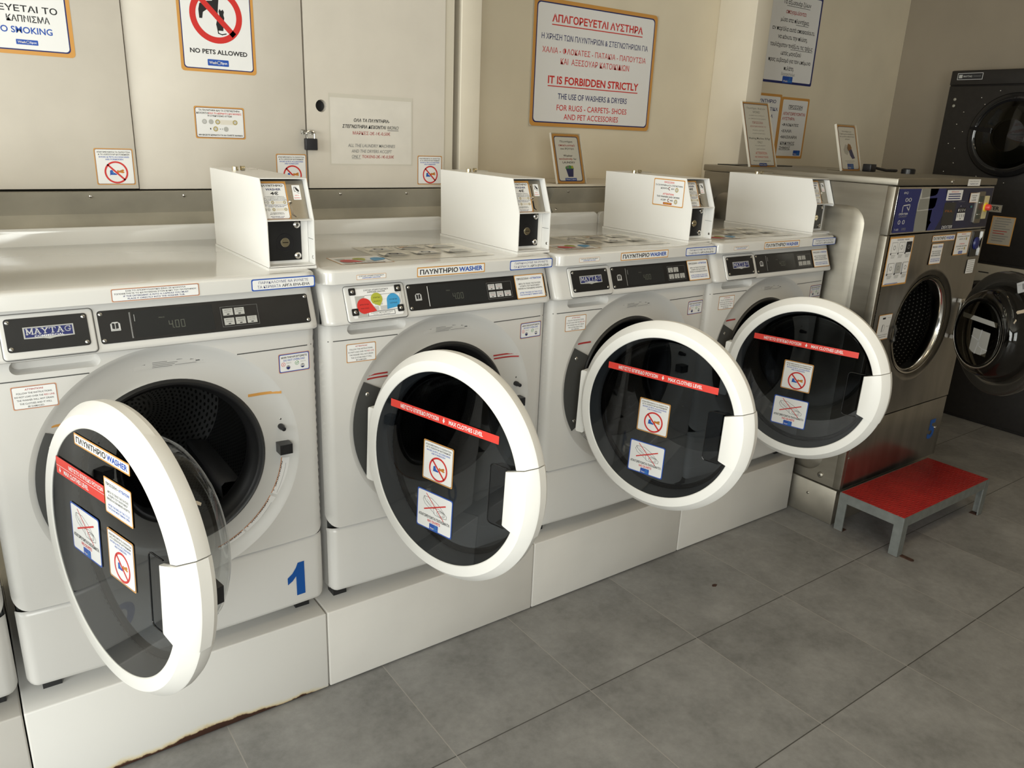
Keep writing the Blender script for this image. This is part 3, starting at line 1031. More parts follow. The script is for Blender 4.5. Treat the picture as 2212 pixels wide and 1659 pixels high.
# control panel print : booklet pictogram, indicator line, display and keys
def control_print(keys_top, flip):
    p = Print(0.460, 0.0705, con_map(0.4655, CON_Z0), 0.0021)
    x = lambda v: (v - 0.2355) / 0.460
    z = lambda v: (1.12255 - v) / 0.0705
    if flip:
        p.rect(x(0.303), z(1.117), x(0.487), z(1.0575), M_DISPLAY)
    else:
        p.rect(x(0.303), z(1.1165), x(0.470), z(1.0585), M_DISPLAY)
    # booklet
    p.poly([(x(0.2575), z(1.0925)), (x(0.262), z(1.0965)), (x(0.272), z(1.0965)), (x(0.2765), z(1.0925)), (x(0.2765), z(1.0775)), (x(0.2575), z(1.0775))], 'ltgrey')
    p.up()
    p.poly([(x(0.2605), z(1.0945)), (x(0.266), z(1.0935)), (x(0.266), z(1.0815)), (x(0.2605), z(1.0825))], 'black')
    p.poly([(x(0.2675), z(1.0935)), (x(0.273), z(1.0945)), (x(0.273), z(1.0825)), (x(0.2675), z(1.0815))], 'black')
    p.line([(x(0.259), z(1.0798)), (x(0.275), z(1.0798))], 0.0006, 'black')
    p.line([(x(0.2978), z(1.113)), (x(0.2972), z(1.060))], 0.0016 if flip else 0.003, 'white' if flip else 'grey')
    if not flip:
        p.line([(x(0.2985), z(1.112)), (x(0.2985), z(1.062))], 0.0008, 'black')
        p.line([(x(0.306), z(1.1085)), (x(0.306), z(1.0945))], 0.0008, 'ltgrey')
    p.text('PRICE', x(0.3605), z(1.0975), 0.026, 0.035, 'segment', 0.0)
    # seven-segment 4.00
    def digit(cx, segs):
        w_, h_ = 0.0068, 0.0155
        a, b = cx - w_ / 2, cx + w_ / 2
        t_, m_, q_ = 1.0805 + h_ / 2, 1.0805, 1.0805 - h_ / 2
        S = {'a': ((a, t_), (b, t_)), 'b': ((b, t_), (b, m_)), 'c': ((b, m_), (b, q_)), 'd': ((a, q_), (b, q_)), 'e': ((a, m_), (a, q_)), 'f': ((a, t_), (a, m_)), 'g': ((a, m_), (b, m_))}
        for k in segs:
            (x0, z0), (x1, z1) = S[k]
            p.line([(x(x0), z(z0)), (x(x1), z(z1))], 0.0011, 'segment')
    digit(0.3775, 'bcfg'); digit(0.3905, 'abcdef'); digit(0.4025, 'abcdef')
    p.disc(x(0.3835), z(1.0725), 0.0009, 'segment', 8)
    # keys
    lab = 'ltgrey'
    def key(x0, z1, w_, h_, a, b):
        p.rect(x(x0), z(z1), x(x0 + w_), z(z1 - h_), 'silver' if not flip else lab)
        xc = x(x0 + w_ / 2)
        p.text(a, xc, z(z1 - h_ * 0.22), w_ * 0.7 / 0.46, 0.028, 'black', 0.01)
        p.text(b, xc, z(z1 - h_ * 0.52), w_ * 0.6 / 0.46, 0.03, 'black' if not flip else 'dkred', 0.0)
        p.rect(xc - 0.006, z(z1 - h_ * 0.76), xc + 0.006, z(z1 - h_ * 0.9), 'black')
    kx = 0.4915
    key(kx, 1.1035, 0.0225, 0.016, 'ΖΕΣΤΑ', 'HOT'); key(kx + 0.026, 1.1035, 0.0225, 0.016, 'ΜΕΣΑΙΑ', 'WARM')
    for i, (a, b) in enumerate((('ΧΡΩΜΑΤΙΣΤΑ', 'COLORS'), ('ΕΥΑΙΣΘΗΤΑ', 'DELICATES'), ('ΑΣΠΡΑ', 'WHITES'))):
        key(kx + 0.026 * i, 1.0815, 0.0225, 0.016, a, b)
    p.line([(x(0.4865), z(1.1075)), (x(0.5705), z(1.1075)), (x(0.5705), z(1.0615)), (x(0.4865), z(1.0615)), (x(0.4865), z(1.1075))], 0.0006, 'grey')
    return p.mb.mesh('control_print')

S_CTRLP = {f: control_print(0, f) for f in (False, True)}

def badge_print():
    p = Print(0.090, 0.0265, con_map(0.1440, 1.0885), 0.0066)
    p.poly([(0, 0), (1, 0), (1, 0.88), (0.62, 0.93), (0.5, 1.02), (0.38, 0.93), (0, 0.88)], 'silver'); p.up()
    p.poly([(0.03, 0.09), (0.97, 0.09), (0.97, 0.80), (0.03, 0.80)], 'navy'); p.up()
    slab_word(p, 'MAYTAG', 0.05, 0.95, 0.14, 0.57, 'ltgrey')
    p.text('COMMERCIAL', 0.5, 0.73, 0.58, 0.15, 'white', 0.01)
    return p.mb.mesh('badge')

S_BADGE = badge_print()

# prints that repeat
def slow_coins():
    p = bordered(0.153, 0.0275, front(0.6335, -0.0214, 1.1545), 'blue', 0.0026, 0.004, line=False)
    p.text('ΠΑΡΑΚΑΛΟΥΜΕ ΝΑ ΡΙΧΝΕΤΕ', 0.5, 0.32, 0.78, 0.23, 'navy', 0.0)
    p.text('ΤΑ ΚΕΡΜΑΤΑ', 0.27, 0.68, 0.36, 0.24, 'navy', 0.0)
    p.text('ΑΡΓΑ ΕΝΑ-ΕΝΑ', 0.69, 0.68, 0.44, 0.24, 'black', 0.025)
    return p.mb.mesh('slow_coins')

def washer_word(w, h, fm, cols=0, d0=0.0004):
    p = bordered(w, h, fm, 'orange', 0.0028, 0.002, line=False, cols=cols, d0=d0)
    p.text('ΠΛΥΝΤΗΡΙΟ', 0.315, 0.5, 0.55, 0.52, 'black', 0.03)
    p.text('WASHER', 0.785, 0.5, 0.36, 0.50, 'blue', 0.035)
    return p

def dispenser_word():
    p = bordered(0.081, 0.0125, front(0.1275, -0.0214, 1.1545), 'orange', 0.0009, 0.001, line=False)
    p.text('ΣΥΡΤΑΡΙ ΑΠΟΡΡΥΠΑΝΤΙΚΟΥ', 0.5, 0.32, 0.86, 0.27, 'black', 0.02)
    p.text('DISPENSER DRAWER', 0.5, 0.69, 0.62, 0.25, 'blue', 0.02)
    return p.mb.mesh('dispenser_word')

def on_front(xc, zc):
    return lambda a, b, d: (xc + a, fy(xc + a) - d, zc + b)

def load_rule(border):
    p = bordered(0.082, 0.050, on_front(0.103, 0.955), border, 0.0022, 0.003, cols=6)
    p.lines([('ATTENTION!', 0.15, 0.40, 0.075, 'dkred', 0.02), ('FOLLOW THE INSTRUCTIONS.', 0.305, 0.78, 0.075, 'black', 0.01)])
    p.text('DO NOT LOAD OVER THE', 0.37, 0.455, 0.62, 0.075, 'black', 0.01)
    p.text('RED LINE.', 0.82, 0.455, 0.24, 0.075, 'dkred', 0.01)
    p.lines([('THE WASHER WILL NOT DRAIN', 0.605, 0.80, 0.075, 'black', 0.01), ('THE CLOTHES AND IT WILL', 0.755, 0.70, 0.075, 'black', 0.01), ('BE DAMAGED.', 0.885, 0.36, 0.07, 'black', 0.01)])
    return p.mb.mesh('load_rule')

def overload(border):
    p = bordered(0.081, 0.049, on_front(0.6560, 0.9525), border, 0.0016, 0.004, inner='blue', line=False, cols=10)
    p.rect(0.045, 0.075, 0.955, 0.925, 'white', 0.003, 10)
    p.text('ΜΗΝ ΠΑΡΑΦΟΡΤΩΝΕΤΕ', 0.5, 0.20, 0.82, 0.11, 'black', 0.03)
    p.text('DO NOT OVERLOAD', 0.5, 0.35, 0.68, 0.10, 'blue', 0.02)
    p.ring(0.15, 0.55, 0.0042, 0.0052, 'red', 20); p.text('X', 0.15, 0.55, 0.05, 0.10, 'red', 0.02)
    p.ring(0.58, 0.55, 0.0042, 0.0052, 'green', 20); p.line([(0.55, 0.54), (0.575, 0.58), (0.63, 0.48)], 0.0012, 'green')
    p.text('ΓΕΜΑΤΟ', 0.32, 0.50, 0.16, 0.06, 'grey', 0.0); p.text('ΣΩΣΤΟ', 0.78, 0.50, 0.16, 0.06, 'grey', 0.0)
    for x, b in ((0.30, 'blue'), (0.76, 'blue')):
        p.disc(x, 0.73, 0.0058, 'ltgrey', 18)
    p.up()
    for x, k in ((0.30, 0.0), (0.76, 0.06)):
        p.poly([(x - 0.06, 0.70 + k), (x - 0.045, 0.80), (x, 0.84), (x + 0.045, 0.80), (x + 0.06, 0.70 + k)], 'navy')
        p.poly([(x - 0.055, 0.66), (x, 0.62), (x + 0.055, 0.66), (x, 0.69)], 'grey')
    return p.mb.mesh('overload')

def stay_open(w, h, fm, cols=0, d0=0.0004):
    p = bordered(w, h, fm, 'orange', 0.0026, 0.003, line=False, cols=cols, d0=d0)
    p.text('ΠΡΟΣΟΧΗ!', 0.28, 0.17, 0.40, 0.085, 'black', 0.03)
    p.text('-', 0.52, 0.17, 0.04, 0.02, 'black', 0.03)
    p.text('ATTENTION!', 0.74, 0.17, 0.38, 0.085, 'blue', 0.03)
    p.lines([('ΜΕΤΑ ΤΟ ΤΕΛΟΣ ΤΗΣ ΠΛΥΣΗΣ', 0.38, 0.76, 0.065, 'black', 0.025), ('Η ΠΟΡΤΑ ΤΟΥ ΠΛΥΝΤΗΡΙΟΥ', 0.48, 0.70, 0.065, 'black', 0.025),
             ('ΠΡΕΠΕΙ ΝΑ ΠΑΡΑΜΕΝΕΙ ΑΝΟΙΧΤΗ.', 0.58, 0.84, 0.065, 'black', 0.025), ('AFTER THE END OF THE CYCLE', 0.75, 0.78, 0.06, 'blue', 0.02), ('THE DOOR MUST REMAIN OPEN.', 0.84, 0.80, 0.06, 'blue', 0.02)])
    return p

def no_shoes(w, h, fm, cols=0, d0=0.0004, full=True):
    p = bordered(w, h, fm, 'orange', 0.0032, 0.004, cols=cols, d0=d0)
    p.lines([('ΑΠΑΓΟΡΕΥΟΝΤΑΙ ΤΑ ΠΑΠΟΥΤΣΙΑ', 0.10, 0.86, 0.042, 'black', 0.03), ('& ΤΑ ΑΞΕΣΟΥΑΡ ΚΑΤΟΙΚΙΔΙΩΝ', 0.165, 0.80, 0.042, 'black', 0.03),
             ('SHOES & PETS ACCESSORIES', 0.235, 0.78, 0.042, 'blue', 0.02), ('ARE FORBIDDEN', 0.30, 0.46, 0.042, 'blue', 0.02)])
    k = w
    # running shoe and a pet bone behind the bar
    p.poly([(0.36, 0.60), (0.42, 0.59), (0.45, 0.66), (0.53, 0.70), (0.53, 0.745), (0.35, 0.745)], 'blue')
    p.poly([(0.53, 0.62), (0.56, 0.59), (0.60, 0.61), (0.70, 0.57), (0.73, 0.60), (0.70, 0.63), (0.74, 0.65), (0.70, 0.68), (0.60, 0.66), (0.56, 0.68)], 'amber')
    p.up()
    p.line([(0.37, 0.735), (0.53, 0.735)], 0.0018, 'white'); p.line([(0.40, 0.64), (0.45, 0.69)], 0.0012, 'sky'); p.line([(0.60, 0.62), (0.70, 0.61)], 0.0012, 'brown')
    prohibition(p, 0.52, 0.655, 0.305 * w, 0.046 * w)
    return p

def no_duvets(w, h, fm, cols=0, d0=0.0004):
    p = bordered(w, h, fm, 'blue', 0.003, 0.005, line=False, cols=cols, d0=d0)
    # folded quilt drawing
    wd = 0.0009
    p.line([(0.20, 0.17), (0.17, 0.26), (0.23, 0.36), (0.46, 0.49), (0.52, 0.55), (0.72, 0.57), (0.84, 0.54), (0.85, 0.47), (0.80, 0.43), (0.62, 0.27), (0.42, 0.16), (0.32, 0.16), (0.20, 0.17), (0.24, 0.26), (0.47, 0.40), (0.50, 0.52)], wd, 'black')
    p.line([(0.47, 0.40), (0.62, 0.36), (0.80, 0.43)], wd, 'black')
    p.arc(0.68, 0.475, 0.013 * w / 0.12, 0, 360, wd, 'black', 20, 0.55)
    p.arc(0.69, 0.475, 0.008 * w / 0.12, 0, 360, wd, 'grey', 16, 0.55)
    p.line([(0.28, 0.22), (0.42, 0.31)], wd * 0.7, 'grey'); p.line([(0.36, 0.20), (0.56, 0.33)], wd * 0.7, 'grey')
    p.line([(0.20, 0.22), (0.44, 0.44)], wd * 0.7, 'grey')
    p.up()
    p.line([(0.26, 0.08), (0.76, 0.62)], 0.0020, 'red'); p.line([(0.22, 0.50), (0.80, 0.22)], 0.0034, 'red')
    p.text('ΑΠΑΓΟΡΕΥΟΝΤΑΙ ΠΑΠΛΩΜΑΤΑ', 0.5, 0.665, 0.88, 0.075, 'black', 0.03)
    p.text('NO DUVETS', 0.5, 0.765, 0.36, 0.07, 'red', 0.03)
    logo(p, 0.5, 0.90, 0.25, 0.16, True)
    return p

def max_level(fm, w, h, cols):
    p = Print(w, h, fm, 0.0012)
    p.rect(0, 0, 1, 1, 'tape', 0.0012, cols)
    p.text('ΜΕΓΙΣΤΟ ΕΠΙΠΕΔΟ ΡΟΥΧΩΝ', 0.285, 0.5, 0.37, 0.52, 'white', 0.02)
    p.text('MAX CLOTHES LEVEL', 0.715, 0.5, 0.30, 0.52, 'white', 0.02)
    p.rect(0.514, 0.2, 0.522, 0.5, 'white'); p.poly([(0.506, 0.45), (0.530, 0.45), (0.518, 0.85)], 'white')
    return p

def max_level_two(fm, w, h, cols):
    p = Print(w, h, fm, 0.0012)
    p.rect(0, 0, 1, 1, 'tape', 0.0006, cols)
    p.rect(0, 0.485, 1, 0.51, 'white', 0, cols)
    p.text('ΜΕΓΙΣΤΟ ΕΠΙΠΕΔΟ ΡΟΥΧΩΝ', 0.63, 0.26, 0.70, 0.24, 'white', 0.02)
    p.text('MAX CLOTHES LEVEL', 0.42, 0.74, 0.52, 0.26, 'white', 0.02)
    p.rect(0.07, 0.58, 0.085, 0.72, 'white'); p.poly([(0.055, 0.72), (0.10, 0.72), (0.0775, 0.90)], 'white')
    return p

def rating_plate():
    fm = lambda a, b, d: (0.372 + a, -0.004 + 0.0126 - d - 0.0010, 0.991 + b)
    def bent(a, b, d):
        # follows the arc of the ring
        R = 0.254 + b; t = pi / 2 - (a + 0.012) / 0.254 * 0.55
        x, z = CX + R * cos(t), CZ + R * sin(t)
        return (CX + 0.012 + a * 0.98, 0.0088 - d, 0.989 + b)
    p = Print(0.160, 0.024, bent, 0.0002)
    p.rect(0, 0, 1, 1, mat('rating_label', (0.58, 0.575, 0.56), 0.5))
    p.text('MAYTAG', 0.08, 0.42, 0.15, 0.22, 'black', 0.02)
    for i, (x, w_) in enumerate(((0.36, 0.22), (0.35, 0.20), (0.42, 0.34), (0.40, 0.30), (0.38, 0.27))):
        p.rect(x - w_ / 2 + 0.0, 0.22 + i * 0.15, x + w_ / 2, 0.22 + i * 0.15 + 0.055, 'grey')
    p.rect(0.58, 0.30, 0.66, 0.36, 'grey'); p.rect(0.62, 0.12, 0.78, 0.17, 'grey'); p.rect(0.55, 0.80, 0.85, 0.84, 'grey')
    p.poly([(0.76, 0.50), (0.79, 0.22), (0.82, 0.50)], 'grey')
    p.line([(0.84, 0.20), (0.90, 0.52)], 0.0006, 'black'); p.line([(0.90, 0.20), (0.84, 0.52)], 0.0006, 'black'); p.rect(0.84, 0.60, 0.90, 0.68, 'black')
    p.text('CE', 0.945, 0.30, 0.05, 0.24, 'black', 0.02); p.ring(0.945, 0.62, 0.0014, 0.0022, 'grey', 12)
    return p.mb.mesh('rating')

def ring_warning(a0, a1, title, body=True):
    """hazard label curved along the porthole ring, angles in degrees"""
    def fm(a, b, d):
        t = radians(a0 + (a1 - a0) * (a / W_ + 0.5)); R = 0.270 + b
        return (CX + R * cos(t), 0.0075 - d - max(0, R - 0.27) * 0.1, CZ + R * sin(t))
    W_ = radians(abs(a1 - a0)) * 0.270
    p = Print(W_, 0.032, fm, 0.0003)
    n = 8
    p.rect(0, 0, 1, 1, 'white', 0, n)
    p.rect(0, 0.66, 1, 1, 'peach', 0, n)
    p.text(title, 0.55, 0.83, 0.72, 0.26, 'black', 0.03)
    p.poly([(0.05, 0.72), (0.13, 0.72), (0.09, 0.96)], 'black')
    if body:
        for i in range(5):
            p.rect(0.05, 0.08 + i * 0.115, 0.95 - 0.1 * (i % 3), 0.115 + i * 0.115, 'grey', 0, n)
    return p.mb.mesh('ring_warning')

def fire_label():
    def fm(a, b, d):
        t = radians(232 + (a / 0.12) * 30); R = 0.246 + b
        return (CX + R * cos(t), 0.0085 - d, CZ + R * sin(t))
    p = Print(0.12, 0.030, fm, 0.0003)
    p.rect(0, 0, 1, 1, 'ltgrey', 0, 8)
    p.rect(0.02, 0.05, 0.25, 0.95, 'silver')
    p.poly([(0.05, 0.9), (0.03, 0.5), (0.08, 0.6), (0.10, 0.15), (0.15, 0.5), (0.2, 0.3), (0.22, 0.9)], 'black')
    for i in range(6):
        p.rect(0.30, 0.08 + i * 0.15, 0.97, 0.13 + i * 0.15, 'grey', 0, 6)
    return p.mb.mesh('fire_label')

def ring_strips(colour, double, left_x0, left_x1):
    """adhesive lines marking the load level on the porthole ring, one mesh each"""
    def bar(x0, x1, z0, z1, zz):
        V = []
        for i in range(9):
            x = x0 + (x1 - x0) * i / 8
            r = hypot(x - CX, 0.88 - CZ)
            y = -0.004 + 0.0135 if r < 0.255 else (-0.004 + 0.0135 - (r - 0.255) * 0.15 if r < 0.275 else -0.004 + 0.0105 - (r - 0.275) * 0.55)
            V += [(x, y - 0.0012, z0 + zz * i / 8), (x, y - 0.0012, z1 + zz * i / 8)]
        mb = MB()
        mb.add(V, [(2 * i, 2 * i + 2, 2 * i + 3, 2 * i + 1) for i in range(8)], ink(colour))
        return mb.mesh('level_strip')
    if double:
        return [bar(0.531, 0.614, 0.8825, 0.8868, 0), bar(0.533, 0.616, 0.8730, 0.8772, 0), bar(left_x0, left_x1, 0.8825, 0.8868, 0), bar(left_x0 - 0.002, left_x1, 0.8730, 0.8772, 0)]
    return [bar(0.541, 0.619, 0.876, 0.883, 0.001), bar(left_x0, left_x1, 0.878, 0.8835, 0)]

S_SLOW = slow_coins(); S_DISP = dispenser_word(); S_RATE = rating_plate()
S_RULE = {'peach': load_rule('peach'), 'orange': load_rule('orange')}
S_OVER = {'peach': overload('peach'), 'orange': overload('orange')}
S_WORD = washer_word(0.213, 0.0255, front(0.3645, -0.0214, 1.1555)).mb.mesh('washer_word')
S_OPEN = stay_open(0.1045, 0.070, con_map(0.6370, CON_Z0), d0=0.0042).mb.mesh('stay_open')
S_FIRE = fire_label()

# ------------------------------------------------------------------ washer door, in hinge coordinates (closed: +x along the door, -y outward)
HX, HY = 0.0855, -0.0660
DE, TILT, RG = 0.2772, 0.0487, 0.2395

def dmap(a, b, d):
    """a along the door from its centre, b up, d outward; the face leans back a little towards its top"""
    return (a + DE, -d + TILT * b, b)

def dplace(r, t, d):
    return dmap(r * cos(t), r * sin(t), d)

HA0, HA1 = radians(-18.4), radians(17.2)     # handle spans these angles

def door_rim_mesh():
    prof = [(0.2375, -0.004), (0.2385, 0.0012), (0.2405, 0.0026), (0.2625, 0.0036), (0.2645, 0.0030), (0.2835, -0.0185), (0.2850, -0.0215), (0.2835, -0.040), (0.279, -0.050), (0.250, -0.054), (0.228, -0.048), (0.228, -0.03), (0.2375, -0.004)]
    mb = MB()
    mb.lathe(prof, dplace, 112, M_RIM, HA1, HA0 + 2 * pi, flip=True)
    mb.lathe([(0.228, -0.03), (0.228, -0.048), (0.250, -0.054), (0.276, -0.050), (0.278, -0.030), (0.2375, -0.006)], dplace, 20, M_RIM, HA0, HA1)
    # hinge cover on the far side
    o = rr(-0.292, -0.122, -0.262, 0.080, 0.006)
    mb.prism(o, dmap, -0.046, -0.016, M_RIM)
    return mb.mesh('door', 20)

def door_glass_mesh():
    mb = MB()
    prof = [(RG * i / 10, 0.0) for i in range(11)]
    mb.lathe(prof[1:], dplace, 96, M_DOORGLASS, flip=True)
    n = 96
    mb.add([dplace(0, 0, 0)] + [dplace(prof[1][0], 2 * pi * i / n, 0) for i in range(n)], [(0, 1 + i, 1 + (i + 1) % n) for i in range(n)], M_DOORGLASS)
    return mb.mesh('door_glass', 60)

def bowl_mesh():
    mb = MB()
    mb.lathe([(0.226, -0.050), (0.215, -0.054), (0.210, -0.062), (0.207, -0.085), (0.203, -0.108), (0.195, -0.126), (0.182, -0.139), (0.164, -0.147), (0.12, -0.153), (0.06, -0.156), (0.002, -0.157)], dplace, 96, M_BOWL)
    return mb.mesh('glass_bowl', 60)

def clamp_mesh():
    """dark seat of the bowl behind the rim, with its catch tongue"""
    mb = MB()
    mb.lathe([(0.228, -0.046), (0.229, -0.058), (0.222, -0.061), (0.216, -0.057), (0.218, -0.048)], dplace, 96, M_BLACK)
    mb.prism([(0.222, -0.030), (0.262, -0.022), (0.262, 0.010), (0.222, 0.016)], dmap, -0.074, -0.050, M_BLACK)
    return mb.mesh('bowl_clamp', 40)

def handle_mesh():
    mb = MB()
    n = 16
    rows = []
    for i in range(n + 1):
        t = HA0 + 0.006 + (HA1 - HA0 - 0.012) * i / n
        ri = 0.2030 / cos(t)
        rows.append([(ri + 0.001, 0.000), (ri, 0.006), (ri + 0.002, 0.0088), (ri + 0.006, 0.0098), (0.2635, 0.0085), (0.2660, 0.0075), (0.2845, -0.0140), (0.2865, -0.0185), (0.2855, -0.041), (0.280, -0.0505)])
    k = len(rows[0])
    V = [dplace(r, HA0 + 0.006 + (HA1 - HA0 - 0.012) * i / n, d) for i, row in enumerate(rows) for r, d in row]
    F = [(i * k + j, (i + 1) * k + j, (i + 1) * k + j + 1, i * k + j + 1)[::-1] for i in range(n) for j in range(k - 1)]
    F += [tuple(range(k)), tuple(n * k + j for j in range(k - 1, -1, -1))]
    mb.add(V, F, M_RIM)
    # back plate
    V = [dplace(r, HA0 + 0.006 + (HA1 - HA0 - 0.012) * i / n, d) for i in range(n + 1) for r, d in ((0.2035 / cos(HA0 + 0.006 + (HA1 - HA0 - 0.012) * i / n) + 0.001, 0.0), (0.2375, -0.02))]
    mb.add(V, [(2 * i, 2 * i + 1, 2 * i + 3, 2 * i + 2) for i in range(n)], M_RIM)
    return mb.mesh('door_handle', 22)

def pocket_mesh():
    """finger pocket let into the glass beside the handle"""
    mb = MB()
    o = rr(0.153, -0.080, 0.216, 0.066, 0.011)
    n = len(o)
    gm = clear('pocket_glass', (0.45, 0.46, 0.48), 1.6)
    inner = [(0.205 + (a - 0.205) * 0.86, b * 0.96) for a, b in o]
    mb.add([dmap(a, b, -0.0004) for a, b in o] + [dmap(a, b, -0.024) for a, b in inner], [(i, (i + 1) % n, n + (i + 1) % n, n + i) for i in range(n)] + [tuple(range(n, 2 * n))], gm)
    edge = sorted([(a, b) for a, b in o if a < 0.2], key=lambda q: atan2(q[1], q[0] - 0.215) % (2 * pi))
    mb.tube([dmap(a, b, 0.0006) for a, b in [(0.202, 0.066)] + edge + [(0.202, -0.080)]], 0.0012, M_GLOSSBLK, 8)
    # dark inner lip against the handle and below it
    mb.prism([(0.1945, -0.078), (0.2045, -0.078), (0.2045, 0.064), (0.1945, 0.064)], dmap, -0.026, -0.004, M_GLOSSBLK)
    mb.prism([(0.172, -0.079), (0.2045, -0.079), (0.2045, -0.064), (0.186, -0.066)], dmap, -0.026, -0.006, M_GLOSSBLK)
    return mb.mesh('finger_pocket', 35)

S_DRIM, S_DGLASS, S_DBOWL, S_DCLAMP, S_DHANDLE, S_DPOCKET = door_rim_mesh(), door_glass_mesh(), bowl_mesh(), clamp_mesh(), handle_mesh(), pocket_mesh()

def at_door(x0, z1, x1, z0):
    """sheet map centred between the given door coordinates (a,b)"""
    ca, cb = (x0 + x1) / 2, (z0 + z1) / 2
    return lambda a, b, d: dmap(ca + a, cb + b, d + 0.0012)

S_D_LEVEL = max_level(at_door(-0.1835, 0.1350, 0.1740, 0.1150), 0.3575, 0.0195, 1).mb.mesh('max_level')
S_D_SHOES = no_shoes(0.1015, 0.1010, at_door(-0.0620, 0.0630, 0.0395, -0.0380)).mb.mesh('no_shoes')
S_D_DUVET = no_duvets(0.1215, 0.1015, at_door(-0.0765, -0.0675, 0.0450, -0.1690)).mb.mesh('no_duvets')
S_D_SHOES3 = no_shoes(0.1015, 0.1010, at_door(-0.0640, 0.0520, 0.0375, -0.0490)).mb.mesh('no_shoes')
S_D_DUVET3 = no_duvets(0.1180, 0.0985, at_door(-0.0790, -0.0820, 0.0390, -0.1805)).mb.mesh('no_duvets')

# ------------------------------------------------------------------ coin box on the worktop, washer coordinates
BX0, BX1 = 0.6165, 0.7325
BOXPROF = [(0.0255, 1.1835), (0.0255, 1.2946), (0.0640, 1.3890), (0.4690, 1.3900), (0.4620, 1.1835)]

def box_shell_mesh():
    mb = MB()
    t = 0.0022
    yz = lambda x0, x1: (lambda a, b, d: (x0 + (x1 - x0) * d, a, b))
    for x0 in (BX0, BX1 - t):
        mb.prism(BOXPROF, lambda a, b, d, x0=x0: (x0 + d, a, b), 0.0, t, M_BOX)
    def slab(p, q, nx, x0=BX0 + 0.001, x1=BX1 - 0.001):
        (y0, z0), (y1, z1) = p, q
        dy, dz = nx
        mb.add([(x0, y0, z0), (x1, y0, z0), (x1, y1, z1), (x0, y1, z1), (x0, y0 + dy, z0 + dz), (x1, y0 + dy, z0 + dz), (x1, y1 + dy, z1 + dz), (x0, y1 + dy, z1 + dz)],
               [(0, 3, 2, 1), (4, 5, 6, 7), (0, 1, 5, 4), (1, 2, 6, 5), (2, 3, 7, 6), (3, 0, 4, 7)], M_BOX)
    slab((0.0640, 1.3868), (0.4690, 1.3878), (0, 0.0022))                # top
    slab((0.4668, 1.3890), (0.4598, 1.1835), (0.0022, 0))                # back
    slab((0.0265, 1.2925), (0.090, 1.2925), (0, 0.0022))                 # shelf between the two openings
    slab((0.0255, 1.1842), (0.0900, 1.1842), (0, 0.0022))                # floor
    # base tray
    mb.box((BX0 - 0.0015, 0.0235, 1.1765), (BX1 + 0.0010, 0.4660, 1.1828), M_BOX)
    return mb.mesh('coin_box', 30)

CPV = Vector((0, 0.0385, 0.0944)).normalized()
CPN = Vector((0, -0.0944, 0.0385)).normalized()
CP0 = Vector(((BX0 + BX1) / 2, (0.0255 + 0.0640) / 2, (1.2946 + 1.3890) / 2)) - CPN * 0.022
def cp_map(a, b, d):
    return tuple(CP0 + Vector((a, 0, 0)) + CPV * b + CPN * d)

def coin_plate_mesh():
    mb = MB()
    w = BX1 - BX0 - 0.006
    mb.prism([(-w / 2, -0.047), (w / 2, -0.047), (w / 2, 0.052), (-w / 2, 0.052)], cp_map, -0.002, 0.0, M_STEEL)
    X = lambda x: x - (BX0 + BX1) / 2
    # coin slot, reject button, chute
    mb.prism([(X(0.6925), 0.005), (X(0.6945), 0.005), (X(0.6945), 0.036), (X(0.6915), 0.036)], cp_map, 0.0, 0.0003, M_GLOSSBLK)
    mb.lathe([(0.0050, 0), (0.0050, 0.003), (0.0042, 0.005), (0.0015, 0.0056), (0, 0.0056)], lambda r, t, d: cp_map(X(0.6885) + r * cos(t), -0.001 + r * sin(t), d), 22, M_CHROME)
    mb.prism([(X(0.6885), -0.036), (X(0.6985), -0.040), (X(0.6985), -0.036), (X(0.6930), -0.031), (X(0.6925), -0.010), (X(0.6905), -0.0085), (X(0.6885), -0.011)], cp_map, 0.0, 0.0003, M_GLOSSBLK)
    mb.prism([(X(0.6850), -0.047), (X(0.7000), -0.047), (X(0.7000), -0.042), (X(0.6870), -0.034), (X(0.6850), -0.034)], cp_map, 0.0, 0.004, M_STEEL)
    return mb.mesh('coin_plate', 35)

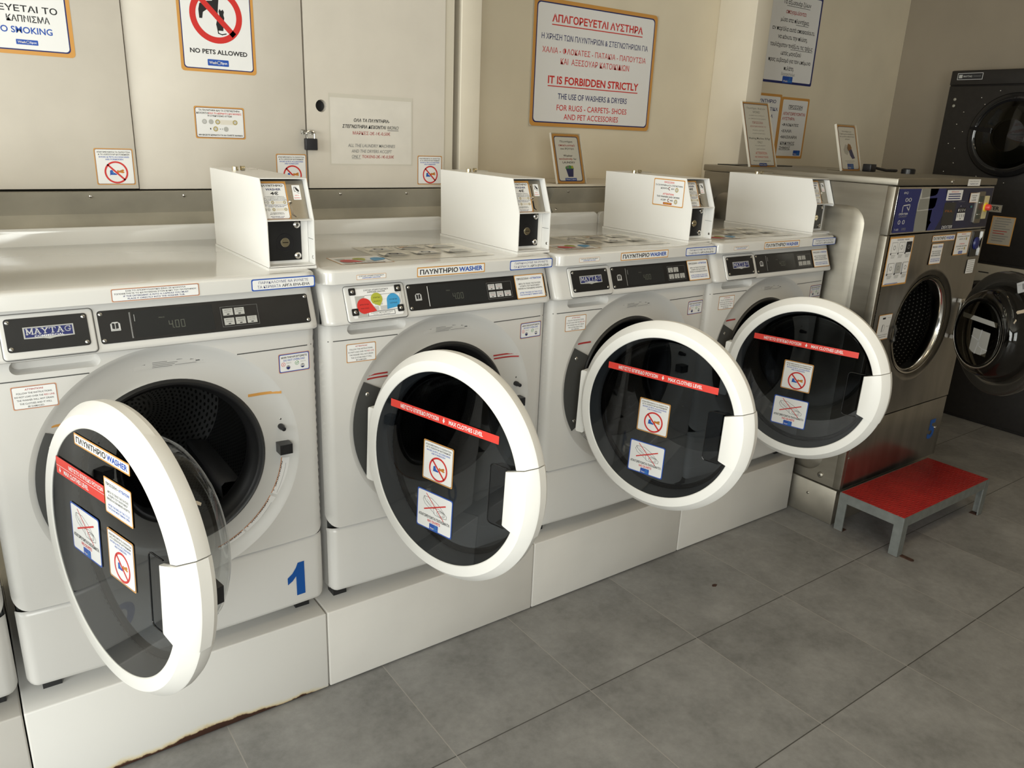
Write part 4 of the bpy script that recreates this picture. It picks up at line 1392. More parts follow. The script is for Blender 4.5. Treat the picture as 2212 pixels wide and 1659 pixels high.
def price_print():
    w = 0.066
    p = Print(w, 0.096, lambda a, b, d: cp_map(a + (BX0 + 0.0035 + w / 2) - (BX0 + BX1) / 2, b + 0.002, d), 0.0006)
    p.rect(0, 0, 1, 1, 'orange'); p.rect(0.03, 0.05, 0.95, 0.95, 'navy', 0.004); p.rect(0.04, 0.058, 0.94, 0.942, 'white', 0.004)
    p.text('ΠΛΥΝΤΗΡΙΟ', 0.45, 0.11, 0.84, 0.055, 'black', 0.03)
    p.text('WASHER', 0.50, 0.205, 0.56, 0.055, 'navy', 0.03)
    p.text('4€', 0.52, 0.305, 0.30, 0.085, 'black', 0.03)
    p.lines([('ΤΑ ΜΗΧΑΝΗΜΑΤΑ ΔΕΧΟΝΤΑΙ', 0.39, 0.70, 0.018, 'black', 0.03), ('ΟΛΑ ΤΑ ΚΕΡΜΑΤΑ ΚΑΙ ΜΑΡΚΕΣ', 0.425, 0.80, 0.018, 'black', 0.03), ('Ή ΣΥΝΔΥΑΣΜΟ ΑΥΤΩΝ', 0.46, 0.84, 0.018, 'black', 0.03),
             ('MACHINES ACCEPT ALL COINS', 0.615, 0.78, 0.018, 'navy', 0.03), ('AND TOKENS', 0.645, 0.60, 0.018, 'navy', 0.03), ('ΤΑ ΜΗΧΑΝΗΜΑΤΑ', 0.80, 0.48, 0.02, 'black', 0.03), ('ΔΕΝ ΔΙΝΟΥΝ ΡΕΣΤΑ', 0.83, 0.54, 0.02, 'black', 0.03),
             ('MACHINES GIVE', 0.89, 0.50, 0.018, 'navy', 0.03), ('NO CHANGE', 0.92, 0.42, 0.018, 'navy', 0.03)])
    p.line([(0.05, 0.485), (0.93, 0.485)], 0.0006, 'navy'); p.line([(0.05, 0.59), (0.93, 0.59)], 0.0006, 'navy')
    for y in (0.535, 0.715):
        p.rect(0.50, y - 0.03, 0.78, y + 0.03, 'cream')
        for x, c_ in ((0.08, 'silver'), (0.22, 'silver'), (0.40, 'gold'), (0.84, 'gold')):
            p.disc(x, y, 0.0038, c_, 16)
        p.up()
        for x in (0.22, 0.40, 0.84):
            p.disc(x, y, 0.0023, 'ltgrey', 12)
    return p.mb.mesh('price')

def slowly_print():
    p = Print(0.0195, 0.036, lambda a, b, d: cp_map(a + 0.7085 + 0.001 - (BX0 + BX1) / 2, b + 0.0225, d), 0.0006)
    p.rect(0, 0, 1, 1, 'white', 0.001)
    p.line([(0.25, 0.13), (0.25, 0.42), (0.45, 0.42)], 0.0012, 'black')
    p.poly([(0.35, 0.14), (0.60, 0.18), (0.85, 0.34), (0.86, 0.46), (0.66, 0.44), (0.44, 0.30)], 'black')
    p.line([(0.55, 0.50), (0.85, 0.56)], 0.001, 'black'); p.line([(0.30, 0.13), (0.60, 0.13)], 0.001, 'black')
    p.text('ΑΡΓΑ', 0.5, 0.70, 0.56, 0.075, 'red', 0.02); p.text('SLOWLY', 0.52, 0.87, 0.80, 0.085, 'red', 0.02)
    return p.mb.mesh('slowly')

def cash_plate_mesh():
    mb = MB()
    fm = front(0.6690, 0.060, 1.241)
    mb.prism([(-0.0425, -0.0465), (0.041, -0.0465), (0.041, 0.049), (-0.0425, 0.049)], fm, 0.0, 0.004, M_PANEL)
    for b in (0.039, -0.036):
        screw_at(mb, fm, 0.0305, b, 0.0085, M_CHROME, 0.004)
    mb.lathe([(0.022, 0.004), (0.0215, 0.0046), (0.0112, 0.0046)], lambda r, t, d: fm(r * cos(t), r * sin(t) - 0.003, d), 30, M_BLACK)
    mb.lathe([(0.0112, 0.004), (0.0112, 0.0062), (0.0100, 0.0075), (0, 0.0075)], lambda r, t, d: fm(r * cos(t), r * sin(t) - 0.003, d), 26, M_BRASS)
    mb.prism([(-0.007, -0.0038), (0.007, -0.0038), (0.007, -0.0018), (-0.007, -0.0018)], fm, 0.0075, 0.0078, M_GLOSSBLK)
    return mb.mesh('cash_door', 40)

def cash_wall_mesh():
    mb = MB()
    mb.box((BX0 + 0.003, 0.062, 1.1864), (BX1 - 0.003, 0.064, 1.2924), M_BOX)
    # inner hinge line and hole on the open cheek
    mb.box((BX1 - 0.0030, 0.030, 1.2460), (BX1 - 0.0022, 0.060, 1.2468), M_DARKPL)
    mb.lathe([(0.0045, 0), (0.0038, 0.0006), (0.0, 0.0004)], lambda r, t, d: (BX1 - 0.0024 - d, 0.0360 + r * cos(t), 1.2020 + r * sin(t)), 18, M_SCREW)
    return mb.mesh('box_lining', 40)

def key_mesh():
    mb = MB()
    x, y, z = 0.650, 0.352, 1.3895
    mb.lathe([(0.0085, 0), (0.0085, 0.009), (0.0075, 0.010), (0, 0.010)], lambda r, t, d: (x + r * cos(t), y + r * sin(t), z + d), 20, M_BRASS)
    mb.lathe([(0.006, 0), (0.006, 0.004)], lambda r, t, d: (x + 0.011 + d * 2.5, y - 0.012 + r * cos(t), z + 0.0065 + r * sin(t)), 14, M_BRASS)
    mb.tube([(x + 0.018, y - 0.018, z + 0.0055), (x + 0.045, y - 0.044, z + 0.0055)], 0.0012, M_SCREW, 8)
    return mb.mesh('lock_key', 40)

S_CBOX, S_CPLATE, S_PRICE, S_SLOWLY, S_CDOOR, S_CWALL, S_CKEY = box_shell_mesh(), coin_plate_mesh(), price_print(), slowly_print(), cash_plate_mesh(), cash_wall_mesh(), key_mesh()

def side_notice():
    fm = flat((BX0 - 0.0002, 0.1400, 1.3355), (0, -1, 0), (0, 0, 1), (-1, 0, 0))
    p = bordered(0.146, 0.092, fm, 'orange', 0.0035, 0.004, line=False)
    p.text('ΠΡΟΣΟΧΗ!', 0.5, 0.12, 0.32, 0.07, 'red', 0.03)
    p.text('ΤΑ ΠΛΥΝΤΗΡΙΑ & ΤΑ ΣΤΕΓΝΩΤΗΡΙΑ', 0.5, 0.235, 0.88, 0.06, 'black', 0.03)
    p.text('ΔΕΧΟΝΤΑΙ', 0.36, 0.345, 0.24, 0.06, 'black', 0.03); p.text('ΚΑΙ', 0.63, 0.345, 0.09, 0.06, 'black', 0.03)
    p.text('ATTENTION!', 0.5, 0.555, 0.36, 0.065, 'red', 0.03)
    p.text('THE WASHERS AND DRYERS', 0.5, 0.655, 0.74, 0.06, 'black', 0.03)
    p.text('ACCEPT', 0.36, 0.775, 0.18, 0.06, 'black', 0.03); p.text('AND', 0.62, 0.775, 0.10, 0.06, 'black', 0.03)
    for y in (0.345, 0.775):
        p.arc(0.525, y, 0.0042, 60, 300, 0.0022, 'red', 12)
        p.disc(0.76, y + 0.03, 0.0078, 'gold', 20)
    p.up()
    for y in (0.375, 0.805):
        p.disc(0.76, y, 0.0048, 'ltgrey', 16)
    p.rect(0.36, 0.86, 0.64, 0.94, 'dkred'); p.text('WASH SPOT', 0.5, 0.90, 0.24, 0.045, 'yellow', 0.02)
    return p.mb.mesh('side_notice')

# sheets glued to the worktop
def top_map(xc, yc, ang=0.0):
    c_, s_ = cos(ang), sin(ang)
    return lambda a, b, d: (xc + a * c_ - b * s_, yc + a * s_ + b * c_, 1.1766 + d)

def drops_diagram(w, h, fm, metal=False):
    """drawer compartments with a red, a green and a blue drop"""
    if metal:
        p = Print(w, h, fm, 0.0066)
        p.rect(0, 0, 1, 1, 'white', 0.004)
        p.text('ΣΥΡΤΑΡΙ ΑΠΟΡΡΥΠΑΝΤΙΚΟΥ', 0.52, 0.065, 0.50, 0.055, 'black', 0.02); p.text('DISPENSER DRAWER', 0.52, 0.135, 0.36, 0.05, 'black', 0.02)
    else:
        p = bordered(w, h, fm, 'orange', 0.0025, 0.002, line=False)
    g = 'ltgrey'
    p.poly([(0.08, 0.24), (0.28, 0.24), (0.24, 0.40), (0.30, 0.62), (0.26, 0.80), (0.29, 0.99), (0.08, 0.99)], 'silver')
    p.line([(0.28, 0.24), (0.98, 0.24), (0.98, 0.80), (0.30, 0.80)], 0.0008, 'black'); p.line([(0.28, 0.42), (0.98, 0.42)], 0.0006, g)
    p.arc(0.53, 0.55, 0.010, 0, 180, 0.0008, g, 10, 0.9); p.rect(0.45, 0.55, 0.61, 0.60, g); p.rect(0.33, 0.64, 0.52, 0.78, g); p.rect(0.55, 0.64, 0.72, 0.78, g)
    p.up()
    p.rect(0.285, 0.82, 0.83, 0.97, 'black'); p.rect(0.295, 0.835, 0.82, 0.955, 'white')
    p.text('Συρτάρι Απορρυπαντικού', 0.56, 0.872, 0.44, 0.055, 'black', 0.0); p.text('Dispenser Drawer', 0.56, 0.928, 0.34, 0.04, 'black', 0.0)
    def drop(cx, cy, r, tipx, tipy, col, t1, t2):
        pts = []
        ta = atan2(tipy - cy, tipx - cx)
        for i in range(25):
            t = ta + radians(58) + (2 * pi - radians(116)) * i / 24
            pts.append((cx + r * cos(t), cy + r * sin(t) * (w / h)))
        pts.append((tipx, tipy))
        p.poly(pts, col)
        p.up(); p.text(t1, cx, cy - 0.05, r * 1.2, 0.04, 'black', 0.01); p.text(t2, cx, cy + 0.08, r * 1.1, 0.04, 'black', 0.0)
    drop(0.24, 0.60, 0.145, 0.47, 0.80, 'red', 'ΚΥΡΙΑ ΠΛΥΣΗ', 'MAIN WASH')
    drop(0.50, 0.39, 0.115, 0.545, 0.64, 'olive', 'ΛΕΥΚΑΝΤΙΚΟ', 'BLEACH')
    drop(0.83, 0.50, 0.135, 0.68, 0.78, 'sky', 'ΜΑΛΑΚΤΙΚΟ', 'SOFTENER')
    return p

def instruction_sheet():
    p = Print(0.335, 0.255, top_map(0.3855, 0.175, radians(-2)), 0.0004)
    p.rect(0, 0, 1, 1, mat('sheet_paper', (0.76, 0.73, 0.66), 0.2, coat=0.3), 0.002)
    p.text('ΠΛΥΝΤΗΡΙΟ', 0.32, 0.05, 0.42, 0.035, 'black', 0.03); p.text('WASHER', 0.66, 0.05, 0.20, 0.03, 'black', 0.03)
    for r_ in range(2):
        for c_ in range(3):
            x0, y0 = 0.06 + c_ * 0.30, 0.12 + r_ * 0.40
            tone = ('ltgrey', 'grey', 'silver', 'grey', 'ltgrey', 'silver')[r_ * 3 + c_]
            p.rect(x0, y0, x0 + 0.24, y0 + 0.20, 'silver'); p.rect(x0 + 0.006, y0 + 0.008, x0 + 0.234, y0 + 0.192, 'cream')
            p.poly([(x0 + 0.02, y0 + 0.16), (x0 + 0.09, y0 + 0.03), (x0 + 0.20, y0 + 0.05), (x0 + 0.21, y0 + 0.17)], tone)
            p.disc(x0 + 0.02, y0 + 0.20, 0.006, 'black', 14)
            p.ring(x0 + 0.12, y0 + 0.10, 0.010, 0.014, 'grey', 20)
            if c_ == 1 and r_ == 0:
                p.rect(x0 + 0.03, y0 + 0.02, x0 + 0.12, y0 + 0.09, 'brown')
            for k in range(3):
                p.rect(x0 + 0.03, y0 + 0.23 + k * 0.035, x0 + 0.22 - 0.03 * k, y0 + 0.245 + k * 0.035, 'silver')
    p.rect(0.62, 0.90, 0.96, 0.94, 'silver')
    return p.mb.mesh('instruction_sheet')

S_SHEET = instruction_sheet()
S_DROPS_TOP = drops_diagram(0.148, 0.112, top_map(0.153, 0.097, radians(-2))).mb.mesh('drops_top')

def one_mesh(xc, zc, w, h):
    """bold 1 with its flag"""
    pts = [(0.50, 0.0), (1.0, 0.0), (1.0, 1.0), (0.62, 1.0), (0.50, 0.86), (0.28, 0.71), (0.0, 0.61), (0.0, 0.40), (0.28, 0.48), (0.50, 0.60)]
    mb = MB()
    mb.add([(xc + (a - 0.5) * w, fy(xc + (a - 0.5) * w) + 0.0035 - 0.0012, zc + (b - 0.5) * h) for a, b in pts], [tuple(range(len(pts)))], ink('numblue'))
    return mb.mesh('number')

def zero_mesh(xc, zc, w, h):
    """bold 0 on the kick panel, slanted and raised for refraction in the door glass"""
    mb = MB()
    n = 40; V = []
    for k in (1.0, 0.5):
        for i in range(n):
            t = 2 * pi * i / n
            b = sin(t) * h / 2 * (k if k == 1 else 0.62)
            a = cos(t) * w / 2 * k + b * 0.42
            V.append((xc + a, fy(xc + a) + 0.0035 - 0.0008, zc + b))
    mb.add(V, [(i, (i + 1) % n, n + (i + 1) % n, n + i)[::-1] for i in range(n)], ink('numblue'))
    return mb.mesh('number')

WS = 0.9755
WASHER_CAT = 'washing machine'
WGROUP = 'white coin operated front loaders in a row'

def washer(k, dx, label, theta, cfg):
    # the washers stand 32 mm above the plinths on their feet; WS shrinks them about the camera position, nearer and higher with the view unchanged
    t = thing('front_load_washer', (0.006 + WS * (PITCH * k + dx - 0.006), -1.7995 * (1 - WS), 1.5139 * (1 - WS)), label, WASHER_CAT, WGROUP)
    t.scale = (WS, WS, WS)
    B = lambda name, me, par=t: link(name, me, par)
    B('cabinet', S_CABINET); B('front_panel', S_PANEL); B('porthole_ring', S_DISH); B('finger_recess', S_SCOOP); B('console', S_CONSOLE); [B('panel_seam_shade', q) for q in S_SEAM]
    B('lid', S_LID); B('backsplash', S_SPLASH); kick = B('kick_panel', S_KICK)
    B('door_gasket', S_GASKET)
    drum = B('drum', S_DRUM)
    for pm in S_PADDLES: B('drum_paddle', pm, drum)
    hp = B('hinge_plate', S_HINGE); B('latch', S_LATCH); B('door_switch', S_PIN); B('screw', S_RSCREW)
    B('drawer_gap_shade', S_GAP)
    dr = B('detergent_drawer', S_DRAWER)
    if cfg.get('drops'):
        pm = drops_diagram(0.140, 0.074, con_map(0.1435, CON_Z0 - 0.003), True)
        o = pm.build('drawer_sticker', dr); o['label'] = 'sticker with a red, a green and a blue drop'
        mb = MB()
        fm = con_map(0.1435, CON_Z0)
        for a in (-0.064, 0.064):
            for b in (-0.024, 0.028):
                mb.prism(rr(a - 0.009, b - 0.009, a + 0.009, b + 0.009, 0.003), fm, 0.0066, 0.0082, M_PANEL)
                screw_at(mb, fm, a, b, 0.0048, d=0.0082)
        mb.build('drawer_screws', dr)
    else:
        B('drawer_plate', S_LOGOPLATE, dr); o = B('maker_badge', S_BADGE, dr)
    cp = B('control_panel', S_CTRL)
    B('control_print', S_CTRLP[bool(cfg.get('flip'))], cp)
    B('slow_coins_sticker', S_SLOW); B('rating_label', S_RATE)
    bd = cfg.get('border', 'orange')
    B('load_rule_sticker', S_RULE[bd]); B('overload_sticker', S_OVER[bd])
    if cfg.get('word'):
        B('washer_sticker', S_WORD); B('dispenser_sticker', S_DISP)
        B('stay_open_sticker', S_OPEN, cp)
        B('instruction_sheet', S_SHEET); B('drops_diagram_sheet', S_DROPS_TOP)
    [B('level_strip', q) for q in ring_strips(*cfg['strip'])]
    # door
    d = link('door', S_DRIM, t)
    sa, sb, sn, sx = cfg['door_shift']          # shifts that fit each door to its image coordinates
    c_, s_ = cos(radians(theta)), sin(radians(theta))
    d.location = (HX + sx + sa * c_ - sn * s_, HY - sa * s_ - sn * c_, CZ + sb)
    d.rotation_euler = (0, 0, -radians(theta))
    B('door_glass', S_DGLASS, d); B('glass_bowl', S_DBOWL, d); B('bowl_clamp', S_DCLAMP, d); B('door_handle', S_DHANDLE, d); B('finger_pocket', S_DPOCKET, d)
    # coin box
    cb = B('coin_box', S_CBOX)
    B('coin_plate', S_CPLATE, cb); B('price_sticker', S_PRICE, cb); B('slowly_sticker', S_SLOWLY, cb)
    B('cash_door', S_CDOOR, cb); B('box_lining', S_CWALL, cb); B('lock_key', S_CKEY, cb)
    return t, d, cb, kick, B

# far left one, only its right-hand edge in the picture
t, d, cb, kick, B = washer(-1, 0.0, 'white front loader cut off by the photo edge, only a sliver of it showing', 74.31, dict(door_shift=(0.0115, 0.001, 0.002, 0), strip=('orange', False, 0.124, 0.165)))
B('max_level_sticker', S_D_LEVEL, d)

# 01
t, d, cb, kick, B = washer(0, 0.0, 'white front loader with a big blue 01 on its kick panel, door open', 74.31, dict(door_shift=(0.0115, 0.001, 0.002, 0), border='peach', strip=('orange', False, 0.124, 0.165)))
B('number_one', one_mesh(0.6330, 0.3425, 0.048, 0.099), kick)
B('number_zero', zero_mesh(0.200, 0.376, 0.062, 0.092), kick)
p = bordered(0.177, 0.0275, front(0.3530, -0.0214, 1.1555), 'peach', 0.002, 0.003)
p.lines([('ΕΑΝ ΤΟ ΑΠΟΡΡΥΠΑΝΤΙΚΟ ΕΙΝΑΙ ΣΕ ΚΑΨΟΥΛΑ', 0.20, 0.68, 0.12, 'black', 0.02), ('ΤΟΠΟΘΕΤΗΣΤΕ ΤΟ ΚΑΤΕΥΘΕΙΑΝ ΣΤΟΝ ΚΑΔΟ ΤΟΥ ΠΛΥΝΤΗΡΙΟΥ.', 0.40, 0.94, 0.12, 'black', 0.02),
         ('IF THE DETERGENT IS INTO A CAPSULE YOU MUST', 0.60, 0.74, 0.12, 'navy', 0.02), ('PLACE IT DIRECTLY INTO THE WASHER TUB.', 0.80, 0.65, 0.12, 'navy', 0.02)])
p.build('capsule_sticker', t)
B('max_level_sticker', max_level_two(at_door(-0.1945, 0.1390, 0.0050, 0.1040), 0.1995, 0.0350, 1).mb.mesh('max_level'), d)
B('washer_sticker', washer_word(0.2120, 0.0230, at_door(-0.1045, 0.2120, 0.1075, 0.1890)).mb.mesh('washer_word'), d)
B('stay_open_sticker', stay_open(0.1015, 0.0705, at_door(0.0055, 0.1600, 0.1070, 0.0895)).mb.mesh('stay_open'), d)
B('no_duvets_sticker', no_duvets(0.1200, 0.1000, at_door(-0.1490, 0.0585, -0.0290, -0.0415)).mb.mesh('no_duvets'), d)
B('no_shoes_sticker', no_shoes(0.0985, 0.0985, at_door(0.0030, 0.0580, 0.1015, -0.0405)).mb.mesh('no_shoes'), d)
for a0, a1, s in ((-8, -30, 'ADVERTENCIA'), (-31.5, -55, 'AVERTISSEMENT'), (-56, -72, 'WARNING')):
    B('hazard_label', ring_warning(a1, a0, s), t)

# second
t, d, cb, kick, B = washer(1, 0.0, 'white front loader with red, green and blue drops pictured on its detergent drawer', 75.66, dict(door_shift=(-0.003, 0, -0.001, 0), drops=True, flip=True, word=True, strip=('dkred', True, 0.124, 0.185)))
B('max_level_sticker', S_D_LEVEL, d); B('no_shoes_sticker', S_D_SHOES, d); B('no_duvets_sticker', S_D_DUVET, d)
# third
t, d, cb, kick, B = washer(2, -0.004, 'white front loader with an orange bordered notice on the side of its coin box', 75.22, dict(door_shift=(0.002, -0.003, 0.004, 0.0033), word=True, strip=('dkred', False, 0.128, 0.185)))
B('max_level_sticker', S_D_LEVEL, d); B('no_shoes_sticker', S_D_SHOES3, d); B('no_duvets_sticker', S_D_DUVET3, d)
B('coin_notice_sticker', side_notice(), cb); B('fire_label', S_FIRE)
# fourth
t, d, cb, kick, B = washer(3, -0.017, 'white front loader at the end of the row, beside the stainless steel washer', 75.22, dict(door_shift=(-0.010, 0.002, -0.004, -0.0114), word=True, strip=('dkred', False, 0.128, 0.185)))
B('max_level_sticker', S_D_LEVEL, d); B('no_shoes_sticker', S_D_SHOES, d); B('no_duvets_sticker', S_D_DUVET, d)

# ------------------------------------------------------------------ wall cupboards above the washers
CY = 0.65
cup = thing('wall_cupboard', (0.97, CY, 1.32), 'cream wall cupboard with three plain doors above the washers', 'cupboard')
def cupm(mb, name, par=cup, bev=0.0):
    me = mb.mesh(name)
    if bev: bevel(me, bev, 2)
    return link(name, me, par)
ZT = 2.40
def cb_(x0, x1, z0, z1, y0, y1, mt):
    return MB().box((x0 - 0.97, y0 - CY, z0 - 1.32), (x1 - 0.97, y1 - CY, z1 - 1.32), mt)
cupm(cb_(-0.95, 1.470, 1.322, ZT, CY + 0.021, BACK_Y - 0.001, M_CABEDGE), 'carcass')
cupm(cb_(1.4690, 1.5040, 1.322, ZT, CY + 0.003, CY + 0.0209, M_CABEDGE), 'stile')
d0 = cupm(cb_(-0.95, 0.4655, 1.3205, ZT - 0.02, CY - 0.006, CY + 0.014, M_CAB), 'cupboard_door', bev=0.0012)
d1 = cupm(cb_(0.4685, 0.9650, 1.3185, ZT - 0.02, CY, CY + 0.020, M_CAB), 'cupboard_door', bev=0.0012)
# third door has a finger hole
mb = MB()
hx, hz, hr = 1.019, 1.5695, 0.0185
out = [(0.9705, 1.3185), (1.4675, 1.3185), (1.4675, ZT - 0.02), (0.9705, ZT - 0.02)]
n = 48
angs = sorted(set([2 * pi * i / n for i in range(n)] + [atan2(q[1] - hz, q[0] - hx) % (2 * pi) for q in out]))
def rectb(a):
    c_, s_ = cos(a), sin(a); t = 9
    if c_ > 1e-9: t = min(t, (1.4675 - hx) / c_)
    if c_ < -1e-9: t = min(t, (0.9705 - hx) / c_)
    if s_ > 1e-9: t = min(t, (ZT - 0.02 - hz) / s_)
    if s_ < -1e-9: t = min(t, (1.3185 - hz) / s_)
    return t
V = []
for rad, y in ((None, 0.020), (None, 0.0), (hr, 0.0), (hr, 0.020)):
    for a in angs:
        r_ = rad if rad else rectb(a)
        V.append((hx + r_ * cos(a) - 0.97, y, hz + r_ * sin(a) - 1.32))
k = len(angs)
mb.add(V, [(j * k + i, j * k + (i + 1) % k, (j + 1) * k + (i + 1) % k, (j + 1) * k + i)[::-1] for j in range(3) for i in range(k)], M_CAB)
cupm(mb, 'cupboard_door')
mb = MB()
mb.lathe([(0.0175, 0.0195), (0, 0.0195)], lambda r, t, d: (hx - 0.97 + r * cos(t), d, hz - 1.32 + r * sin(t)), 24, M_BLACK)
cupm(mb, 'finger_hole_shade')  # black disc put in for the shade inside the hole
mb = MB()
for x in (0.955, 0.982):
    mb.tube([(x - 0.97, -0.012 + 0.012, 1.4905 - 1.32), (x - 0.97, -0.012, 1.4905 - 1.32)], 0.004, M_SCREW, 8)
    mb.prism([(x - 0.97 - 0.006, 1.483 - 1.32), (x - 0.97 + 0.006, 1.483 - 1.32), (x - 0.97 + 0.006, 1.496 - 1.32), (x - 0.97 - 0.006, 1.496 - 1.32)], lambda a, b, d: (a, -d, b), 0, 0.003, M_SCREW)
cupm(mb, 'hasp')

pad = thing('padlock', (0.9735, 0.633, 1.436), 'small black padlock with a steel shackle joining two cupboard doors', 'padlock')
link('padlock_body', boxmesh((-0.0195, -0.008, 0), (0.0195, 0.008, 0.035), mat('padlock_black', (0.015, 0.015, 0.02), 0.5), 0.0025), pad)
mb = MB()
pts = [(-0.0125, 0, 0.034)] + [(-0.0125 * cos(pi * i / 10), 0, 0.049 + 0.0085 * sin(pi * i / 10)) for i in range(11)] + [(0.0125, 0, 0.034)]
mb.tube(pts, 0.003, M_CHROME, 10)
mb.build('shackle', pad)

# ------------------------------------------------------------------ steel ducts under the cupboards and the ledge
def duct(x0, x1, label, flange=0.0):
    t = thing('steel_duct', (x0, 0.62, 1.22), label, 'duct', 'stainless ducts behind the washers')
    prof = [(0.0, 0.0945), (0.034, 0.0325), (0.0, -0.002), (0.0, -0.06), (0.30, -0.06), (0.30, 0.0945)]
    mb = MB()
    prof2 = prof
    mb.prism(prof2[::-1], lambda a, b, d: (d, a, b), 0.0, x1 - x0, M_BAND)
    me = mb.mesh('duct_body', 20)
    link('duct_body', me, t)
    s = MB()
    k = sqrt(0.034 ** 2 + 0.062 ** 2)
    for i in range(int((x1 - x0) / 0.24)):
        x = 0.075 + i * 0.2425
        fm = flat((x, 0.0075, 0.081), (1, 0, 0), (0, -0.034, 0.062), (0, -0.062, -0.034))
        screw_at(s, fm, 0, 0, 0.0055, M_CHROME)
    fm = flat((0.022, 0.0145, 0.0125), (1, 0, 0), (0, 0.034, 0.0345), (0, -0.0345, 0.034))
    screw_at(s, fm, 0, 0, 0.0065, M_CHROME)
    s.build('duct_screws', t)
    return t
duct(-0.95, 1.872, 'long stainless duct below the cream cupboards, smudged with dirt')
duct(1.953, 2.800, 'short stainless duct below the ledge behind the last two front loaders')
struct('trim_2', MB().box((1.618, 0.652, 1.318), (3.221, BACK_Y - 0.0005, 1.327), M_PILLAR).mesh('ledge'))

# ------------------------------------------------------------------ notices on the cupboards and walls
def notice(p, name, label, cat='sign', group=None):
    o = p.build(name)
    return tag(o, label, cat, group)

def slab_behind(p, th):
    """give a sign board its thickness behind the printed face"""
    w, h = p.w, p.h
    q = [(-w / 2, -h / 2), (w / 2, -h / 2), (w / 2, h / 2), (-w / 2, h / 2)]
    p.mb.prism(q, p.fm, 0.0, 0.0039, mat('board_edge', (0.60, 0.55, 0.45), 0.6))
    return p

def on_cup(x0, z1, x1, z0, y=CY):
    return (x1 - x0), (z1 - z0), front((x0 + x1) / 2, y - 0.0002, (z0 + z1) / 2)

# no smoking
w, h, fm = on_cup(0.010, 1.935, 0.3465, 1.652, CY - 0.006)
p = bordered(w, h, fm, 'yellow' if False else 'orange', 0.0125, 0.010)
zf = lambda z: (1.935 - z) / h
xf = lambda x: (x - 0.010) / w
p.ring(xf(0.178), zf(1.855), 0.040, 0.052, 'red', 48)
p.line([(xf(0.150), zf(1.853)), (xf(0.206), zf(1.857))], 0.008, 'black')
p.line([(xf(0.145), zf(1.888)), (xf(0.211), zf(1.822))], 0.011, 'red')
p.text('ΑΠΑΓΟΡΕΥΕΤΑΙ ΤΟ', xf(0.2005), zf(1.7585), 0.232 / w, 0.0155 / h, 'black', 0.018)
p.text('ΚΑΠΝΙΣΜΑ', xf(0.250), zf(1.7355), 0.094 / w, 0.0155 / h, 'black', 0.018)
p.text('NO SMOKING', xf(0.236), zf(1.709), 0.128 / w, 0.0155 / h, 'blue', 0.02)
logo(p, xf(0.241), zf(1.681), 0.048 / w, 0.012 / h)
notice(p, 'notice_sign', 'orange bordered NO SMOKING notice on the cream cupboard', 'sign')

# no pets
w, h, fm = on_cup(0.609, 1.930, 0.8205, 1.6435)
p = bordered(w, h, fm, 'orange', 0.0105, 0.009)
zf = lambda z: (1.930 - z) / h
xf = lambda x: (x - 0.609) / w
# dog
p.poly([(xf(a), zf(b)) for a, b in ((0.667, 1.806), (0.671, 1.822), (0.690, 1.830), (0.706, 1.832), (0.712, 1.846), (0.724, 1.850), (0.735, 1.842), (0.724, 1.836), (0.722, 1.822), (0.720, 1.806), (0.718, 1.786), (0.711, 1.786), (0.712, 1.806), (0.690, 1.808), (0.679, 1.800), (0.676, 1.784), (0.668, 1.784))], 'black')
p.poly([(xf(a), zf(b)) for a, b in ((0.734, 1.812), (0.737, 1.806), (0.735, 1.798), (0.737, 1.790), (0.734, 1.778), (0.732, 1.756), (0.716, 1.756), (0.713, 1.772), (0.717, 1.786), (0.724, 1.796), (0.722, 1.806), (0.725, 1.813), (0.729, 1.808))], 'black')
p.line([(xf(0.717), zf(1.758)), (xf(0.718), zf(1.749)), (xf(0.728), zf(1.746)), (xf(0.739), zf(1.749))], 0.0028, 'black')
p.up()
p.ring(xf(0.7145), zf(1.794), 0.0560, 0.0725, 'red', 60)
p.line([(xf(0.672), zf(1.837)), (xf(0.757), zf(1.751))], 0.0150, 'red')
p.text('NO PETS ALLOWED', xf(0.716), zf(1.6985), 0.160 / w, 0.0125 / h, 'black', 0.026)
logo(p, xf(0.7115), zf(1.670), 0.059 / w, 0.017 / h)
notice(p, 'notice_sign', 'orange bordered NO PETS ALLOWED notice with a dog and cat struck through', 'sign')

# coins and tokens
w, h, fm = on_cup(0.633, 1.5505, 0.7765, 1.4615)
p = bordered(w, h, fm, 'orange', 0.0045, 0.005)
p.text('ΤΑ ΠΛΥΝΤΗΡΙΑ ΚΑΙ ΤΑ ΣΤΕΓΝΩΤΗΡΙΑ', 0.5, 0.115, 0.82, 0.055, 'black', 0.03)
p.text('ΔΕΧΟΝΤΑΙ', 0.16, 0.205, 0.24, 0.055, 'black', 0.03); p.text('ΟΛΑ ΤΑ ΚΕΡΜΑΤΑ ΚΑΙ ΜΑΡΚΕΣ', 0.61, 0.205, 0.66, 0.055, 'red', 0.03)
p.text('Ή ΣΥΝΔΥΑΣΜΟ ΑΥΤΩΝ', 0.5, 0.285, 0.48, 0.055, 'black', 0.03)
p.rect(0.50, 0.40, 0.78, 0.55, 'cream')
for x, c_ in ((0.19, 'silver'), (0.32, 'silver'), (0.45, 'gold'), (0.80, 'gold')): p.disc(x, 0.47, 0.0070, c_, 20)
p.disc(0.40, 0.69, 0.0070, 'gold', 20); p.disc(0.61, 0.69, 0.0070, 'silver', 20)
p.up()
for x, y in ((0.19, 0.47), (0.45, 0.47), (0.80, 0.47), (0.40, 0.69)): p.disc(x, y, 0.0042, 'ltgrey', 16)
p.text('1', 0.30, 0.69, 0.02, 0.05, 'black', 0.02); p.text('= 1', 0.51, 0.69, 0.06, 0.05, 'black', 0.02)
